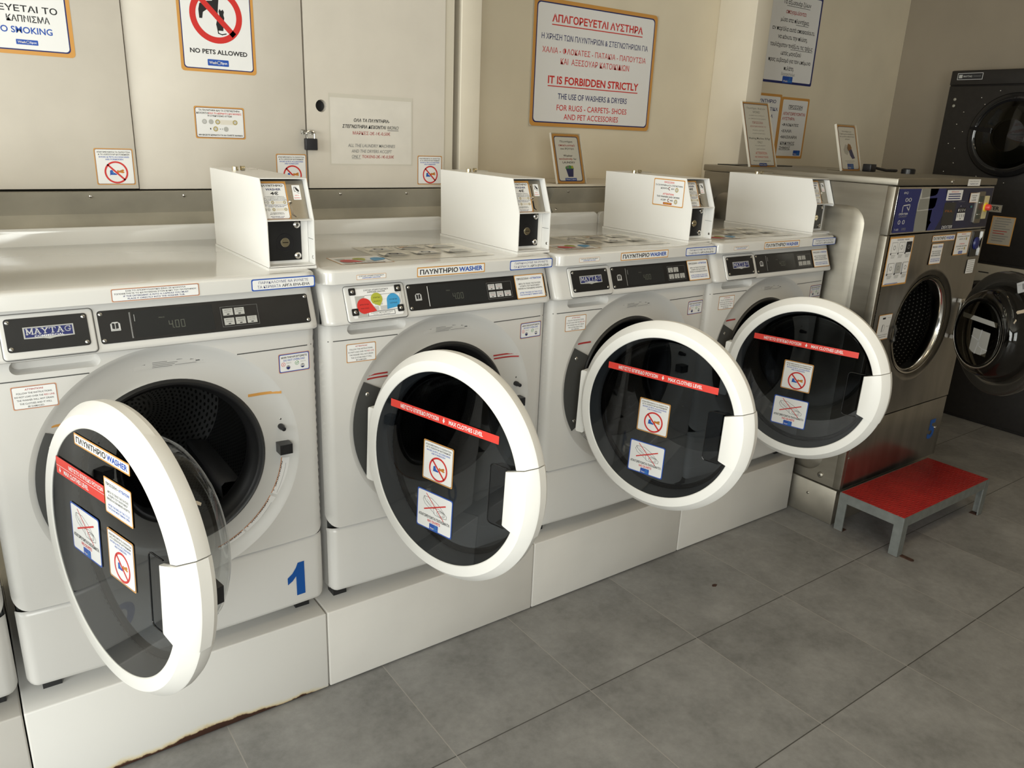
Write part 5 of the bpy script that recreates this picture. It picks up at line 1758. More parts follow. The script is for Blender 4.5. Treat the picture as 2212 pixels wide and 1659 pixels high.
p.text('ΜΗ ΒΑΖΕΤΕ ΚΕΡΜΑΤΑ ΓΙΑ ΝΑ ΠΑΡΕΤΕ ΜΑΡΚΕΣ', 0.5, 0.885, 0.88, 0.05, 'black', 0.03)
notice(p, 'coin_sticker', 'small landscape sticker picturing coins on the middle cupboard door', 'sticker')

for x0, z1, lab in ((0.361, 1.4285, 'no shoes sticker on the cupboard door under the no smoking notice'), (0.8655, 1.4225, 'no shoes sticker half hidden behind the coin box of washer 01'), (1.3620, 1.4255, 'no shoes sticker at the outer bottom corner of the cupboard with the padlock hole')):
    w, h, fm = on_cup(x0, z1, x0 + 0.0975, z1 - 0.097, CY - 0.006 if x0 < 0.4 else CY)
    notice(no_shoes(w, h, fm), 'no_shoes_sticker', lab, 'sticker', 'no shoes stickers on the cupboards')

# taped A4 sheet
w, h, fm = on_cup(1.0425, 1.6095, 1.3415, 1.391)
p = Print(w, h, fm)
p.rect(0, 0, 1, 1, mat('taped_paper', (0.70, 0.665, 0.605), 0.35, noise=(18, 0.035)))
tape_m = mat('sticky_tape', (0.60, 0.565, 0.49), 0.3)
p.rect(0.0, 0.0, 1.0, 0.055, tape_m); p.rect(0.0, 0.98, 1.0, 1.0, tape_m); p.rect(0, 0, 0.014, 1, tape_m); p.rect(0.985, 0, 1, 1, tape_m)
p.text('ΟΛΑ ΤΑ ΠΛΥΝΤΗΡΙΑ-', 0.50, 0.355, 0.43, 0.048, 'black', 0.02, 0.22)
p.text('ΣΤΕΓΝΩΤΗΡΙΑ ΔΕΧΟΝΤΑΙ', 0.41, 0.445, 0.52, 0.050, 'black', 0.02, 0.22); p.text('ΜΟΝΟ', 0.755, 0.445, 0.14, 0.048, 'black', 0.0, 0.22)
p.rect(0.685, 0.482, 0.825, 0.488, 'black')
p.text('ΜΑΡΚΕΣ-2€-1€-0,50€', 0.495, 0.54, 0.45, 0.055, 'dkred', -0.004)
p.text('ALL THE LAUNDRY MACHINES', 0.495, 0.715, 0.57, 0.046, 'grey', 0.005, 0.2)
p.text('AND THE DRYERS ACCEPT', 0.495, 0.795, 0.49, 0.046, 'grey', 0.005, 0.2)
p.text('ONLY', 0.305, 0.873, 0.105, 0.046, 'grey', 0.005, 0.2); p.rect(0.252, 0.903, 0.360, 0.908, 'grey')
p.text('TOKENS-2€-1€-0,50€', 0.57, 0.875, 0.39, 0.052, 'dkred', 0.0, 0.1)
notice(p, 'taped_notice', 'smudged paper sheet taped to the cupboard door beside the finger hole', 'paper notice')

# large board on the wall
w, h = 0.7105, 0.5025
p = bordered(w, h, front(2.4470, BACK_Y - 0.004, 1.7970), 'orange', 0.0195, 0.018, d0=0.0042)
p.text('ΑΠΑΓΟΡΕΥΕΤΑΙ ΑΥΣΤΗΡΑ', 0.505, 0.143, 0.74, 0.062, 'red', 0.028)
p.rect(0.135, 0.190, 0.875, 0.198, 'red')
p.text('Η ΧΡΗΣΗ ΤΩΝ ΠΛΥΝΤΗΡΙΩΝ & ΣΤΕΓΝΩΤΗΡΙΩΝ ΓΙΑ', 0.497, 0.287, 0.87, 0.046, 'navy', 0.008)
p.text('ΧΑΛΙΑ - ΦΛΟΚΑΤΕΣ - ΠΑΤΑΚΙΑ - ΠΑΠΟΥΤΣΙΑ', 0.497, 0.390, 0.85, 0.049, 'red', 0.006)
p.text('ΚΑΙ  ΑΞΕΣΟΥΑΡ ΚΑΤΟΙΚΙΔΙΩΝ', 0.497, 0.470, 0.565, 0.049, 'red', 0.006)
p.text('IT IS FORBIDDEN STRICTLY', 0.500, 0.622, 0.75, 0.064, 'red', 0.026)
p.rect(0.125, 0.668, 0.872, 0.676, 'red')
p.text('THE USE OF WASHERS & DRYERS', 0.495, 0.750, 0.575, 0.047, 'navy', 0.008)
p.text('FOR RUGS - CARPETS- SHOES', 0.495, 0.842, 0.585, 0.047, 'red', 0.006)
p.text('AND PET ACCESSORIES', 0.490, 0.915, 0.455, 0.047, 'red', 0.006)
slab_behind(p, 0.004)
notice(p, 'forbidden_sign', 'big orange bordered IT IS FORBIDDEN STRICTLY board on the cream wall', 'sign')

# navy bordered poster
w, h = 0.440, 0.445
p = bordered(w, h, front(3.828, BACK_Y - 0.0005, 2.0465), 'navy', 0.012, 0.010, line=False)
for s_, y, ww, c_ in (('Τα αξεσουάρ ζώων', 0.115, 0.54, 'black'), ('απαγορεύονται', 0.215, 0.40, 'dkred'), ('μέσα στα πλυντήρια,', 0.305, 0.56, 'black'), ("αν παρ'όλα αυτά αποφασίσετε", 0.405, 0.84, 'black'),
                     ('να κάνετε την πλύση,', 0.490, 0.58, 'black'), ('τουλάχιστον τινάξετε τις τρίχες', 0.580, 0.84, 'black'), ('εκτός μαγαζιού', 0.665, 0.40, 'black'), ('προς σεβασμό για τον επόμενο', 0.745, 0.84, 'black'), ('πελάτη.', 0.830, 0.20, 'black')):
    p.text(s_, 0.5, y, ww, 0.062, c_, 0.018)
p.rect(0.30, 0.148, 0.76, 0.153, 'black'); p.rect(0.48, 0.612, 0.92, 0.617, 'black'); p.rect(0.52, 0.338, 0.77, 0.343, 'black')
p.text('Ευχαριστούμε', 0.5, 0.893, 0.27, 0.045, 'grey', 0.005)
logo(p, 0.5, 0.952, 0.20, 0.075, True)
notice(p, 'wall_poster', 'navy bordered poster with nine lines of Greek text high on the wall', 'poster')

def wall_sheet(x0, x1, z1, z0, rows, label, lg=None):
    w, h = x1 - x0, z1 - z0
    p = bordered(w, h, front((x0 + x1) / 2, BACK_Y - 0.0005, (z0 + z1) / 2), 'orange', 0.013, 0.008, line=False)
    for s_, x, y, ww, hh, c_, b in rows:
        p.text(s_, x, y, ww, hh, c_, b)
    if 'ΠΡΟΣΟΧΗ' in rows[0][0]:
        p.rect(0.27, 0.185, 0.77, 0.192, 'black'); p.rect(0.14, 0.775, 0.66, 0.781, 'black'); p.rect(0.12, 0.855, 0.52, 0.861, 'black')
        logo(p, 0.78, 0.905, 0.25, 0.085, True)
    notice(p, 'wall_notice', label, 'sign', 'orange bordered notices beside the pillar')
wall_sheet(3.555, 3.806, 1.768, 1.440, (('ΠΛΥΝΤΗΡΙΟ', 0.42, 0.115, 0.78, 0.055, 'navy', 0.02), ('ΑΠΟΚΛΕΙΣΤΙΚΑ', 0.46, 0.235, 0.88, 0.055, 'navy', 0.02), ('ΓΙΑ ΡΟΥΧΑ', 0.46, 0.345, 0.60, 0.055, 'navy', 0.02)),
           'orange bordered wall notice partly covered by the pillar and an acrylic stand')
wall_sheet(3.807, 4.058, 1.759, 1.4375, (('ΠΡΟΣΟΧΗ', 0.52, 0.150, 0.50, 0.058, 'black', 0.022), ('ΑΠΑΓΟΡΕΥΟΝΤΑΙ', 0.50, 0.265, 0.80, 0.05, 'dkred', 0.022), ('ΑΥΣΤΗΡΑ:', 0.32, 0.345, 0.46, 0.05, 'dkred', 0.022),
           ('•ΦΛΟΚΑΤΕΣ', 0.42, 0.445, 0.60, 0.048, 'black', 0.02), ('•ΧΑΛΙΑ', 0.31, 0.545, 0.36, 0.048, 'black', 0.02), ('•ΜΑΞΙΛΑΡΙΑ', 0.42, 0.645, 0.60, 0.048, 'black', 0.02), ('ΚΙΝΔΥΝΟΣ', 0.40, 0.745, 0.52, 0.048, 'black', 0.02), ('ΖΗΜΙΑΣ', 0.32, 0.825, 0.40, 0.048, 'black', 0.02)),
           'orange bordered wall notice headed ΠΡΟΣΟΧΗ with a bulleted list')

# leaning acrylic stands
def stand(x, y, z, w, h, label, lean=18):
    t = thing('acrylic_stand', (x, y, z), label, 'sign holder', 'slanted acrylic sign holders')
    a = radians(lean)
    up, nn = Vector((0, sin(a), cos(a))), Vector((0, -cos(a), sin(a)))
    fm = lambda p_, q, d: tuple(Vector((p_, 0, 0)) + up * (q + h / 2) + nn * d)
    mb = MB()
    e = 0.004
    q = [(-w / 2 - e, -h / 2), (w / 2 + e, -h / 2), (w / 2 + e, h / 2 + 0.002), (-w / 2 - e, h / 2 + 0.002)]
    mb.prism(q, fm, -0.006, -0.003, M_ACRYL); mb.prism(q, fm, 0.0022, 0.0046, M_ACRYL)
    mb.box((-w / 2 - e, -0.004, 0.0), (w / 2 + e, 0.07, 0.003), M_ACRYL)
    mb.build('acrylic_holder', t)
    for x0, x1 in ((-w / 2 - e - 0.001, -w / 2 - e + 0.0008), (w / 2 + e - 0.0008, w / 2 + e + 0.001)):
        edge = MB()
        edge.prism([(x0, -h / 2), (x1, -h / 2), (x1, h / 2 + 0.002), (x0, h / 2 + 0.002)], fm, -0.006, 0.0046, mat('acrylic_edge', (0.66, 0.62, 0.54), 0.15))
        edge.build('acrylic_edge', t)
    return t, fm

t, fm = stand(2.080, 0.672, 1.327, 0.142, 0.200, 'slanted acrylic stand with a laundry basket picture on the ledge below the big board')
p = bordered(0.142, 0.198, fm, 'orange', 0.012, 0.010, d0=0.0002)
p.lines([('Πλυντήρια', 0.155, 0.46, 0.052, 'black', 0.018), ('αποκλειστικά', 0.225, 0.60, 0.046, 'dkred', 0.018), ('για ΡΟΥΧΑ', 0.300, 0.50, 0.046, 'black', 0.018), ('Washer', 0.435, 0.34, 0.04, 'black', 0.018)])
p.text('exclusively', 0.41, 0.505, 0.50, 0.052, 'dkred', 0.018); p.text('for', 0.745, 0.50, 0.11, 0.04, 'black', 0.018)
p.text('LAUNDRY', 0.5, 0.572, 0.46, 0.04, 'black', 0.022)
p.poly([(0.36, 0.70), (0.64, 0.70), (0.60, 0.865), (0.42, 0.865)], 'navy')
p.poly([(0.34, 0.70), (0.36, 0.655), (0.44, 0.64), (0.52, 0.63), (0.62, 0.655), (0.66, 0.70)], 'green')
p.up(); p.disc(0.60, 0.665, 0.006, 'olive', 12); p.disc(0.44, 0.665, 0.006, 'grey', 12)
logo(p, 0.5, 0.915, 0.42, 0.058)
p.build('stand_print', t)

t, fm = stand(2.988, 0.447, 1.413, 0.178, 0.283, 'tall acrylic stand densely printed on top of the steel washer near the pillar')
p = bordered(0.178, 0.281, fm, 'orange', 0.008, 0.004, d0=0.0002)
rows = (('Πλυντήριο 18 κιλών', 0.09, 0.72, 0.038, 'grey'), ('ΜΟΝΟ', 0.145, 0.26, 0.036, 'grey'), ('για παπλώματα, κουβέρτες,', 0.20, 0.60, 0.020, 'grey'), ('με αποκλειστική χρήση', 0.25, 0.66, 0.020, 'grey'), ('ΠΡΟΣΟΧΗ', 0.31, 0.40, 0.038, 'dkred'), ('ΑΠΑΓΟΡΕΥΟΝΤΑΙ ΤΑ', 0.37, 0.62, 0.024, 'dkred'),
        ('Φλοκάτες, μαξιλάρια,', 0.43, 0.46, 0.020, 'grey'), ('ανυφαντά πατάκια', 0.48, 0.50, 0.020, 'grey'), ('Washing Machine 18 Kgr', 0.56, 0.84, 0.040, 'black'), ('ONLY', 0.615, 0.20, 0.036, 'grey'), ('For quilts, blankets', 0.67, 0.40, 0.020, 'grey'), ('and covers', 0.72, 0.34, 0.020, 'grey'), ('ATTENTION', 0.785, 0.44, 0.040, 'red'), ('NO SHAGGY RUGS', 0.845, 0.52, 0.028, 'red'), ('Please do not overload it', 0.905, 0.68, 0.018, 'black'))
for r in rows:
    p.text(r[0], 0.5, r[1], r[2], r[3], r[4], 0.008)
logo(p, 0.52, 0.965, 0.30, 0.048)
p.build('stand_print', t)

t, fm = stand(3.278, 0.200, 1.413, 0.142, 0.200, 'small acrylic stand with coloured laundry heaps pictured on top of the steel washer')
p = bordered(0.142, 0.198, fm, 'orange', 0.008, 0.010, d0=0.0002)
p.lines([('Πλυντήριο για', 0.14, 0.50, 0.034, 'black', 0.01), ('Παπλώματα, Κουβέρτες', 0.195, 0.78, 0.034, 'black', 0.01), ('και μεγάλες ποσότητες', 0.25, 0.78, 0.034, 'black', 0.01), ('ρούχων', 0.305, 0.26, 0.034, 'black', 0.01)])
p.poly([(0.22, 0.54), (0.34, 0.42), (0.48, 0.44), (0.50, 0.58), (0.40, 0.66), (0.26, 0.62)], 'ltgrey')
p.poly([(0.42, 0.50), (0.50, 0.40), (0.62, 0.42), (0.68, 0.50), (0.58, 0.56), (0.46, 0.56)], 'brown'); p.up()
p.poly([(0.50, 0.56), (0.66, 0.52), (0.76, 0.68), (0.80, 0.72), (0.64, 0.74), (0.54, 0.66)], 'navy')
p.line([(0.25, 0.785), (0.75, 0.785)], 0.0015, 'grey'); p.line([(0.32, 0.815), (0.68, 0.815)], 0.0012, 'grey')
logo(p, 0.5, 0.905, 0.34, 0.12, True)
p.build('stand_print', t)

# ------------------------------------------------------------------ large stainless washer at the end of the row
DX0, DX1, DY0, DY1 = 2.815, 3.592, -0.258, 0.650
dx = thing('steel_washer', (DX0, DY0, 0), 'big stainless steel washer with a navy control panel and a round door opening', 'washing machine')
def L(x, y, z): return (x - DX0, y - DY0, z)
def dbox(a, b, mt, name, bev=0.0, par=dx, skip=()):
    return link(name, boxmesh(L(*a), L(*b), mt, bev, 2, skip=skip), par)
M_SIDE = M_STEEL
dbox((DX0, DY0 + 0.012, 0.0), (DX1 - 0.01, DY1, 0.1555), mat('steel_base', (0.42, 0.39, 0.33), 0.42, 0.9, noise=(6, 0.2)), 'base', 0.002)
# body, open behind the porthole
mb = MB()
mb.box(L(DX0 + 0.004, DY0 + 0.016, 0.161), L(DX1 - 0.004, DY1, 1.384), M_SIDE, skip=('-y',))
link('body', mb.mesh('body'), dx)
# bright corner strips at the front edge of the left cheek
mb = MB()
mb.box(L(DX0, DY0 + 0.001, 0.163), L(DX0 + 0.022, DY0 + 0.034, 1.2045), M_STEEL); mb.box(L(DX0, DY0 + 0.001, 1.2055), L(DX0 + 0.022, DY0 + 0.034, 1.3835), M_STEEL)
me = mb.mesh('corner_strip'); bevel(me, 0.003, 2); link('corner_strip', me, dx)
# raised panel pressed into the cheek
mb = MB()
o = rr(DY0 + 0.10, 0.20, DY1 - 0.06, 1.30, 0.075, 8)
def cheek(a, b, d): return L(DX0 + 0.004 - d, a, b)
n = len(o)
oi = rr(DY0 + 0.112, 0.212, DY1 - 0.072, 1.288, 0.066, 8)
mb.add([cheek(a, b, -0.0002) for a, b in o] + [cheek(a, b, 0.0065) for a, b in oi], [(i, (i + 1) % n, n + (i + 1) % n, n + i)[::-1] for i in range(n)] + [tuple(range(n, 2 * n))[::-1]], M_SIDE)
link('pressed_panel', mb.mesh('pressed_panel', 60), dx)
mb = MB()
screw_at(mb, lambda a, b, d: L(DX0 + 0.004 - d, a, b), -0.160, 0.196, 0.013, M_STEEL)
screw_at(mb, lambda a, b, d: L(DX0 - d, a, b), -0.120, 0.098, 0.006, M_STEEL)
mb.build('bolt', dx)
dbox((DX0 - 0.003, DY0 - 0.004, 1.3855), (DX1 + 0.004, DY1 + 0.004, 1.4130), M_STEEL, 'top_cap', 0.004)
# front sheet with a round opening
HXC, HZC, HR = 3.200, 0.822, 0.205
mb = MB()
zr0, zr1, xr0, xr1 = 0.4545, 1.2030, DX0 + 0.0225, DX1
angs = sorted(set([2 * pi * i / 96 for i in range(96)] + [atan2(z - HZC, x - HXC) % (2 * pi) for x in (xr0, xr1) for z in (zr0, zr1)]))
def rb(a):
    c_, s_ = cos(a), sin(a); t = 9
    if c_ > 1e-9: t = min(t, (xr1 - HXC) / c_)
    if c_ < -1e-9: t = min(t, (xr0 - HXC) / c_)
    if s_ > 1e-9: t = min(t, (zr1 - HZC) / s_)
    if s_ < -1e-9: t = min(t, (zr0 - HZC) / s_)
    return t
k = len(angs)
V = []
for rad, d in ((HR, 0.030), (HR + 0.004, 0.004), (HR + 0.022, -0.006), (HR + 0.034, -0.004), (HR + 0.052, 0.003), (None, 0.0)):
    for a in angs:
        r_ = rad if rad else rb(a)
        V.append(L(HXC + r_ * cos(a), DY0 + d, HZC + r_ * sin(a)))
mb.add(V, [(j * k + i, j * k + (i + 1) % k, (j + 1) * k + (i + 1) % k, (j + 1) * k + i)[::-1] for j in range(5) for i in range(k)], M_STEEL_D)
link('front_sheet', mb.mesh('front_sheet', 50), dx)
mb = MB()
pl = lambda r, t, d: L(HXC + r * cos(t), DY0 + d, HZC + r * sin(t))
mb.lathe([(HR + 0.0015, 0.0025), (HR - 0.010, 0.002), (HR - 0.018, 0.012), (HR - 0.019, 0.05), (HR - 0.012, 0.06)], pl, 72, M_CHROME)
link('porthole_ring', mb.mesh('porthole_ring', 60), dx)
mb = MB()
mb.lathe([(HR - 0.012, 0.06), (HR + 0.03, 0.075), (HR + 0.065, 0.11), (HR + 0.065, 0.50)], pl, 72, M_DRUM_DEX, uvr=0.26)
mb.lathe([(HR + 0.065, 0.50), (0.0, 0.50)], pl, 48, M_DRUM_DEX, uvr=0.14)
drum = link('drum', mb.mesh('drum', 50), dx)
# three ribs inside
for a in (30, 150, 270):
    mb = MB(); ca, sa = cos(radians(a)), sin(radians(a))
    prof = [(-0.04, 0.0), (-0.012, 0.05), (0.012, 0.05), (0.04, 0.0)]
    mb.sheet(lambda i, y: L(HXC + (HR + 0.064 - prof[i][1]) * ca - prof[i][0] * sa, DY0 + y, HZC + (HR + 0.064 - prof[i][1]) * sa + prof[i][0] * ca), [0, 1, 2, 3], [0.13, 0.48], mat('drum_rib_steel', (0.05, 0.048, 0.044), 0.4, 0.8))
    mb.build('drum_rib', drum)
dbox((DX0 + 0.022, DY0 + 0.002, 0.163), (DX1, DY0 + 0.014, 0.4485), M_STEEL_D, 'kick_plate', 0.002)
mb = MB()
V, F = text_geo('5', 0.035)
mb.add([L(3.508 + a * 0.058, DY0 + 0.0015, 0.302 + b * 0.094) for a, b in V], F, ink('numblue'))
mb.build('number_five', dx)
mb = MB(); fk = lambda a, b, d: L(a, DY0 + 0.002 - d, b)
screw_at(mb, fk, 3.545, 0.302, 0.006, M_CHROME); screw_at(mb, fk, 2.842, 0.300, 0.005, M_CHROME); screw_at(mb, fk, 2.848, 0.335, 0.005, M_CHROME)
mb.build('kick_screws', dx)
# control fascia
fas = dbox((DX0 + 0.0225, DY0 + 0.001, 1.2075), (DX1, DY0 + 0.016, 1.3815), M_CHROME, 'fascia', 0.002)
CW, CH = 0.745, 0.160
cfm = lambda a, b, d: L(3.211 + a, DY0 - d, 1.2945 + b)
M_NAVY = mat('fascia_navy', (0.006, 0.010, 0.045), 0.18, noise=(5, 0.5))
p = Print(CW, CH, cfm, 0.0012)
p.rect(0, 0, 1, 1, M_NAVY, 0.004)
p.rect(0.20, 0.0, 0.345, 1.0, 'silver'); p.poly([(0.30, 0.0), (0.46, 0.0), (0.50, 0.5), (0.42, 1.0), (0.33, 1.0)], 'navy')
M_BRUSH = mat('brushed_print', (0.50, 0.53, 0.53), 0.3, 0.8)
p.poly([(0.215, 0.0), (0.385, 0.0), (0.375, 0.12), (0.36, 0.16), (0.225, 0.22)], M_BRUSH); p.poly([(0.21, 0.24), (0.385, 0.22), (0.378, 0.42), (0.36, 0.47), (0.205, 0.50)], M_BRUSH)
p.poly([(0.20, 0.52), (0.355, 0.50), (0.352, 0.76), (0.37, 0.80), (0.355, 0.86), (0.34, 1.0), (0.20, 1.0)], M_BRUSH)
p.up()
p.poly([(0.0, 0), (0.21, 0), (0.195, 0.5), (0.205, 1.0), (0, 1)], 'navy'); p.up()
p.text('4+U', 0.065, 0.09, 0.04, 0.06, 'ltgrey', 0.01)
p.text('00', 0.10, 0.25, 0.06, 0.09, 'ltgrey', -0.004); p.line([(0.06, 0.52), (0.06, 0.38), (0.125, 0.36), (0.12, 0.50), (0.10, 0.42)], 0.004, 'ltgrey')
p.text('DEXTER', 0.075, 0.57, 0.085, 0.045, 'ltgrey', 0.02, 0.3); p.text('LAUNDRY', 0.075, 0.63, 0.08, 0.035, 'grey', 0.01, 0.3)
p.text('0 0', 0.07, 0.76, 0.065, 0.10, 'ltgrey', 0.0); p.text('T-400', 0.035, 0.93, 0.04, 0.045, 'ltgrey', 0.0); p.text('EXPRESS', 0.105, 0.925, 0.04, 0.06, 'grey', 0.0)
p.rect(0.475, 0.34, 0.60, 0.90, M_DISPLAY); p.text('FILL', 0.535, 0.55, 0.08, 0.05, 'dimorange', 0.01)
p.rect(0.63, 0.48, 0.72, 0.60, 'black'); p.rect(0.63, 0.61, 0.72, 0.80, 'white')
p.line([(0.55, 0.33), (0.57, 0.33)], 0.001, 'grey'); p.line([(0.62, 0.33), (0.69, 0.33)], 0.001, 'grey')
p.up()
for i in range(4):
    x = 0.642 + i * 0.022
    p.text('%d' % (i + 1), x, 0.54, 0.010, 0.06, 'white', 0.02); p.rect(x - 0.003, 0.64, x + 0.003, 0.72, 'grey')
p.disc(0.655, 0.44, 0.002, 'white', 10); p.poly([(0.665, 0.74), (0.685, 0.74), (0.675, 0.78)], 'grey')
p.text('DEXTER', 0.545, 0.945, 0.115, 0.075, 'ltgrey', 0.025, 0.3)
p.rect(0.765, 0.44, 0.785, 0.49, 'teal')
# small white notices on the fascia
p.rect(0.475, 0.04, 0.645, 0.29, 'white', 0.003); p.text('ΠΡΟΣΟΧΗ', 0.56, 0.085, 0.08, 0.03, 'red', 0.02)
for i in range(3): p.rect(0.495, 0.125 + i * 0.055, 0.625, 0.15 + i * 0.055, 'navy')
p.rect(0.735, 0.12, 0.835, 0.36, 'orange'); p.rect(0.739, 0.128, 0.831, 0.352, 'white')
p.text('ΠΛΥΝΤΗΡΙΟ', 0.785, 0.19, 0.06, 0.03, 'black', 0.02); p.text('WASHER', 0.785, 0.24, 0.04, 0.03, 'black', 0.02); p.text('6,00€', 0.785, 0.30, 0.05, 0.04, 'black', 0.02)
o = p.build('fascia_print', fas); o['label'] = 'navy printed control face'
# coin mechanism plate and emergency stop
mb = MB()
mb.prism(rr(0.245, -0.062, 0.297, 0.066, 0.004), cfm, 0.001, 0.007, M_STEEL)
mb.prism(rr(0.252, -0.045, 0.287, 0.048, 0.003), cfm, 0.007, 0.0074, mat('coin_face', (0.10, 0.12, 0.10), 0.3, 0.6))
for b in (0.020, -0.028): mb.prism([(0.258, b), (0.280, b), (0.280, b + 0.003), (0.258, b + 0.003)], cfm, 0.0074, 0.009, M_CHROME)
mb.build('coin_plate', fas)
mb = MB()
mb.prism(rr(0.302, -0.046, 0.343, 0.048, 0.003), cfm, 0.001, 0.006, mat('stop_box', (0.62, 0.56, 0.32), 0.5))
sp = lambda r, t, d: cfm(0.3225 + r * cos(t), 0.002 + r * sin(t), d)
mb.lathe([(0.019, 0.006), (0.019, 0.009), (0.013, 0.010)], sp, 24, ink('yellow')); mb.lathe([(0.013, 0.010), (0.013, 0.022), (0.010, 0.027), (0, 0.028)], sp, 24, ink('tape'))
mb.build('stop_button', fas)
# notices stuck on the stainless front
def dsheet(x0, z1, x1, z0, border=True, bd=0.004):
    w, h = x1 - x0, z1 - z0
    fm = lambda a, b, d: L((x0 + x1) / 2 + a, DY0 - 0.0003 - d, (z0 + z1) / 2 + b)
    if border: return bordered(w, h, fm, 'orange', bd, 0.002, line=False)
    p = Print(w, h, fm); p.rect(0, 0, 1, 1, 'white', 0.001); return p
p = dsheet(2.838, 1.1985, 3.012, 1.0120, True, 0.006)
p.text('ΠΛΥΝΤΗΡΙΟ - WASHER', 0.55, 0.065, 0.50, 0.03, 'navy', 0.02)
for i, (x, y) in enumerate(((0.24, 0.24), (0.53, 0.24), (0.82, 0.24), (0.22, 0.66), (0.52, 0.66), (0.81, 0.66))):
    c_ = 'black' if i == 2 else 'grey'
    p.rect(x - 0.115, y - 0.13, x + 0.115, y + 0.09, c_); p.rect(x - 0.107, y - 0.122, x + 0.107, y + 0.082, 'silver' if i == 4 else 'white' if i != 2 else 'black')
    p.ring(x, y - 0.02, 0.006, 0.0085, 'grey', 18); p.disc(x - 0.115, y + 0.10, 0.004, 'black', 10)
    for q in range(3): p.rect(x - 0.09, y + 0.125 + q * 0.025, x + 0.09 - 0.02 * q, y + 0.136 + q * 0.025, 'silver')
p.rect(0.06, 0.945, 0.6, 0.955, 'blue')
p.build('instruction_sticker', dx)
p = washer_word(0.182, 0.0250, lambda a, b, d: L(3.2450 + a, DY0 - 0.0003 - d, 1.1795 + b)); p.build('washer_sticker', dx)
p = stay_open(0.092, 0.084, lambda a, b, d: L(3.2080 + a, DY0 - 0.0003 - d, 1.1180 + b)); p.build('stay_open_sticker', dx)
p = dsheet(3.3470, 1.1985, 3.4700, 1.1030)
p.text('ΠΡΟΣΟΧΗ!', 0.5, 0.10, 0.30, 0.05, 'red', 0.02); p.text('ΤΑ ΠΛΥΝΤΗΡΙΑ & ΤΑ ΣΤΕΓΝΩΤΗΡΙΑ', 0.5, 0.20, 0.84, 0.05, 'black', 0.02); p.text('ΔΕΧΟΝΤΑΙ   ΚΑΙ', 0.45, 0.31, 0.4, 0.05, 'black', 0.02)
p.text('ATTENTION!', 0.5, 0.52, 0.36, 0.05, 'red', 0.02); p.text('THE WASHERS AND DRYERS', 0.5, 0.62, 0.74, 0.05, 'black', 0.02); p.text('ACCEPT   AND', 0.45, 0.73, 0.4, 0.05, 'black', 0.02)
p.disc(0.74, 0.31, 0.006, 'gold', 14); p.disc(0.74, 0.73, 0.006, 'gold', 14); logo(p, 0.5, 0.89, 0.28, 0.12)
p.build('coin_notice_sticker', dx)
p = dsheet(2.866, 0.898, 2.962, 0.7950, True, 0.003)
p.text('Push in', 0.78, 0.15, 0.22, 0.03, 'grey', 0.0); p.rect(0.30, 0.12, 0.52, 0.19, 'black'); p.line([(0.38, 0.42), (0.34, 0.66)], 0.004, 'black'); p.arc(0.40, 0.53, 0.014, -80, 80, 0.0012, 'grey', 10)
p.text('Release', 0.78, 0.48, 0.24, 0.03, 'grey', 0.0); p.text('Πιέστε & γυρίστε', 0.5, 0.80, 0.72, 0.04, 'black', 0.02); p.text('Press & Turn', 0.5, 0.88, 0.54, 0.035, 'black', 0.02)
p.build('push_sticker', dx)
p = dsheet(2.880, 0.780, 2.922, 0.735, True, 0.003); prohibition(p, 0.5, 0.55, 0.016, 0.003); p.build('no_entry_sticker', dx)
p = dsheet(3.494, 1.077, 3.560, 1.018, False)
for i in range(6): p.rect(0.08, 0.08 + i * 0.15, 0.92, 0.13 + i * 0.15, 'silver')
p.build('serial_label', dx)
p = Print(0.105, 0.026, lambda a, b, d: L(3.392 + a, DY0 - 0.0042 - d, 1.3965 + b)); p.rect(0, 0, 1, 1, 'white', 0.001)
p.text('ΠΑΡΑΚΑΛΟΥΜΕ ΝΑ ΡΙΧΝΕΤΕ', 0.5, 0.32, 0.78, 0.2, 'grey', 0.0); p.text('ΤΑ ΚΕΡΜΑΤΑ ΑΡΓΑ', 0.5, 0.70, 0.70, 0.2, 'navy', 0.02); p.build('slow_coins_sticker', dx)
mb = MB(); screw_at(mb, lambda a, b, d: L(a, DY0 - 0.004 - d, b), 3.215, 1.3995, 0.008, M_CHROME); mb.build('top_lock', dx)
# soap cup recess at the right
mb = MB()
mb.prism(rr(3.492, 1.090, 3.566, 1.197, 0.004), lambda a, b, d: L(a, DY0 - d, b), 0.0004, 0.003, M_GLOSSBLK)
mb.prism([(3.560, 1.093), (3.567, 1.093), (3.567, 1.194), (3.560, 1.194)], lambda a, b, d: L(a, DY0 - d, b), 0.003, 0.009, M_CHROME)
mb.lathe([(0.027, 0.003), (0.024, 0.010), (0.0, 0.013)], lambda r, t, d: L(3.526 + r * 0.8 * cos(t), DY0 - d, 1.146 + r * sin(t)), 24, ink('navy'))
mb.build('soap_cup', dx)
# latch claw at the left of the porthole
mb = MB()
mb.tube([L(2.985, DY0 - 0.004, 0.845), L(2.972, DY0 - 0.020, 0.835), L(2.972, DY0 - 0.020, 0.790), L(2.985, DY0 - 0.004, 0.780)], 0.006, M_DARKPL, 8)
mb.build('latch_claw', dx)
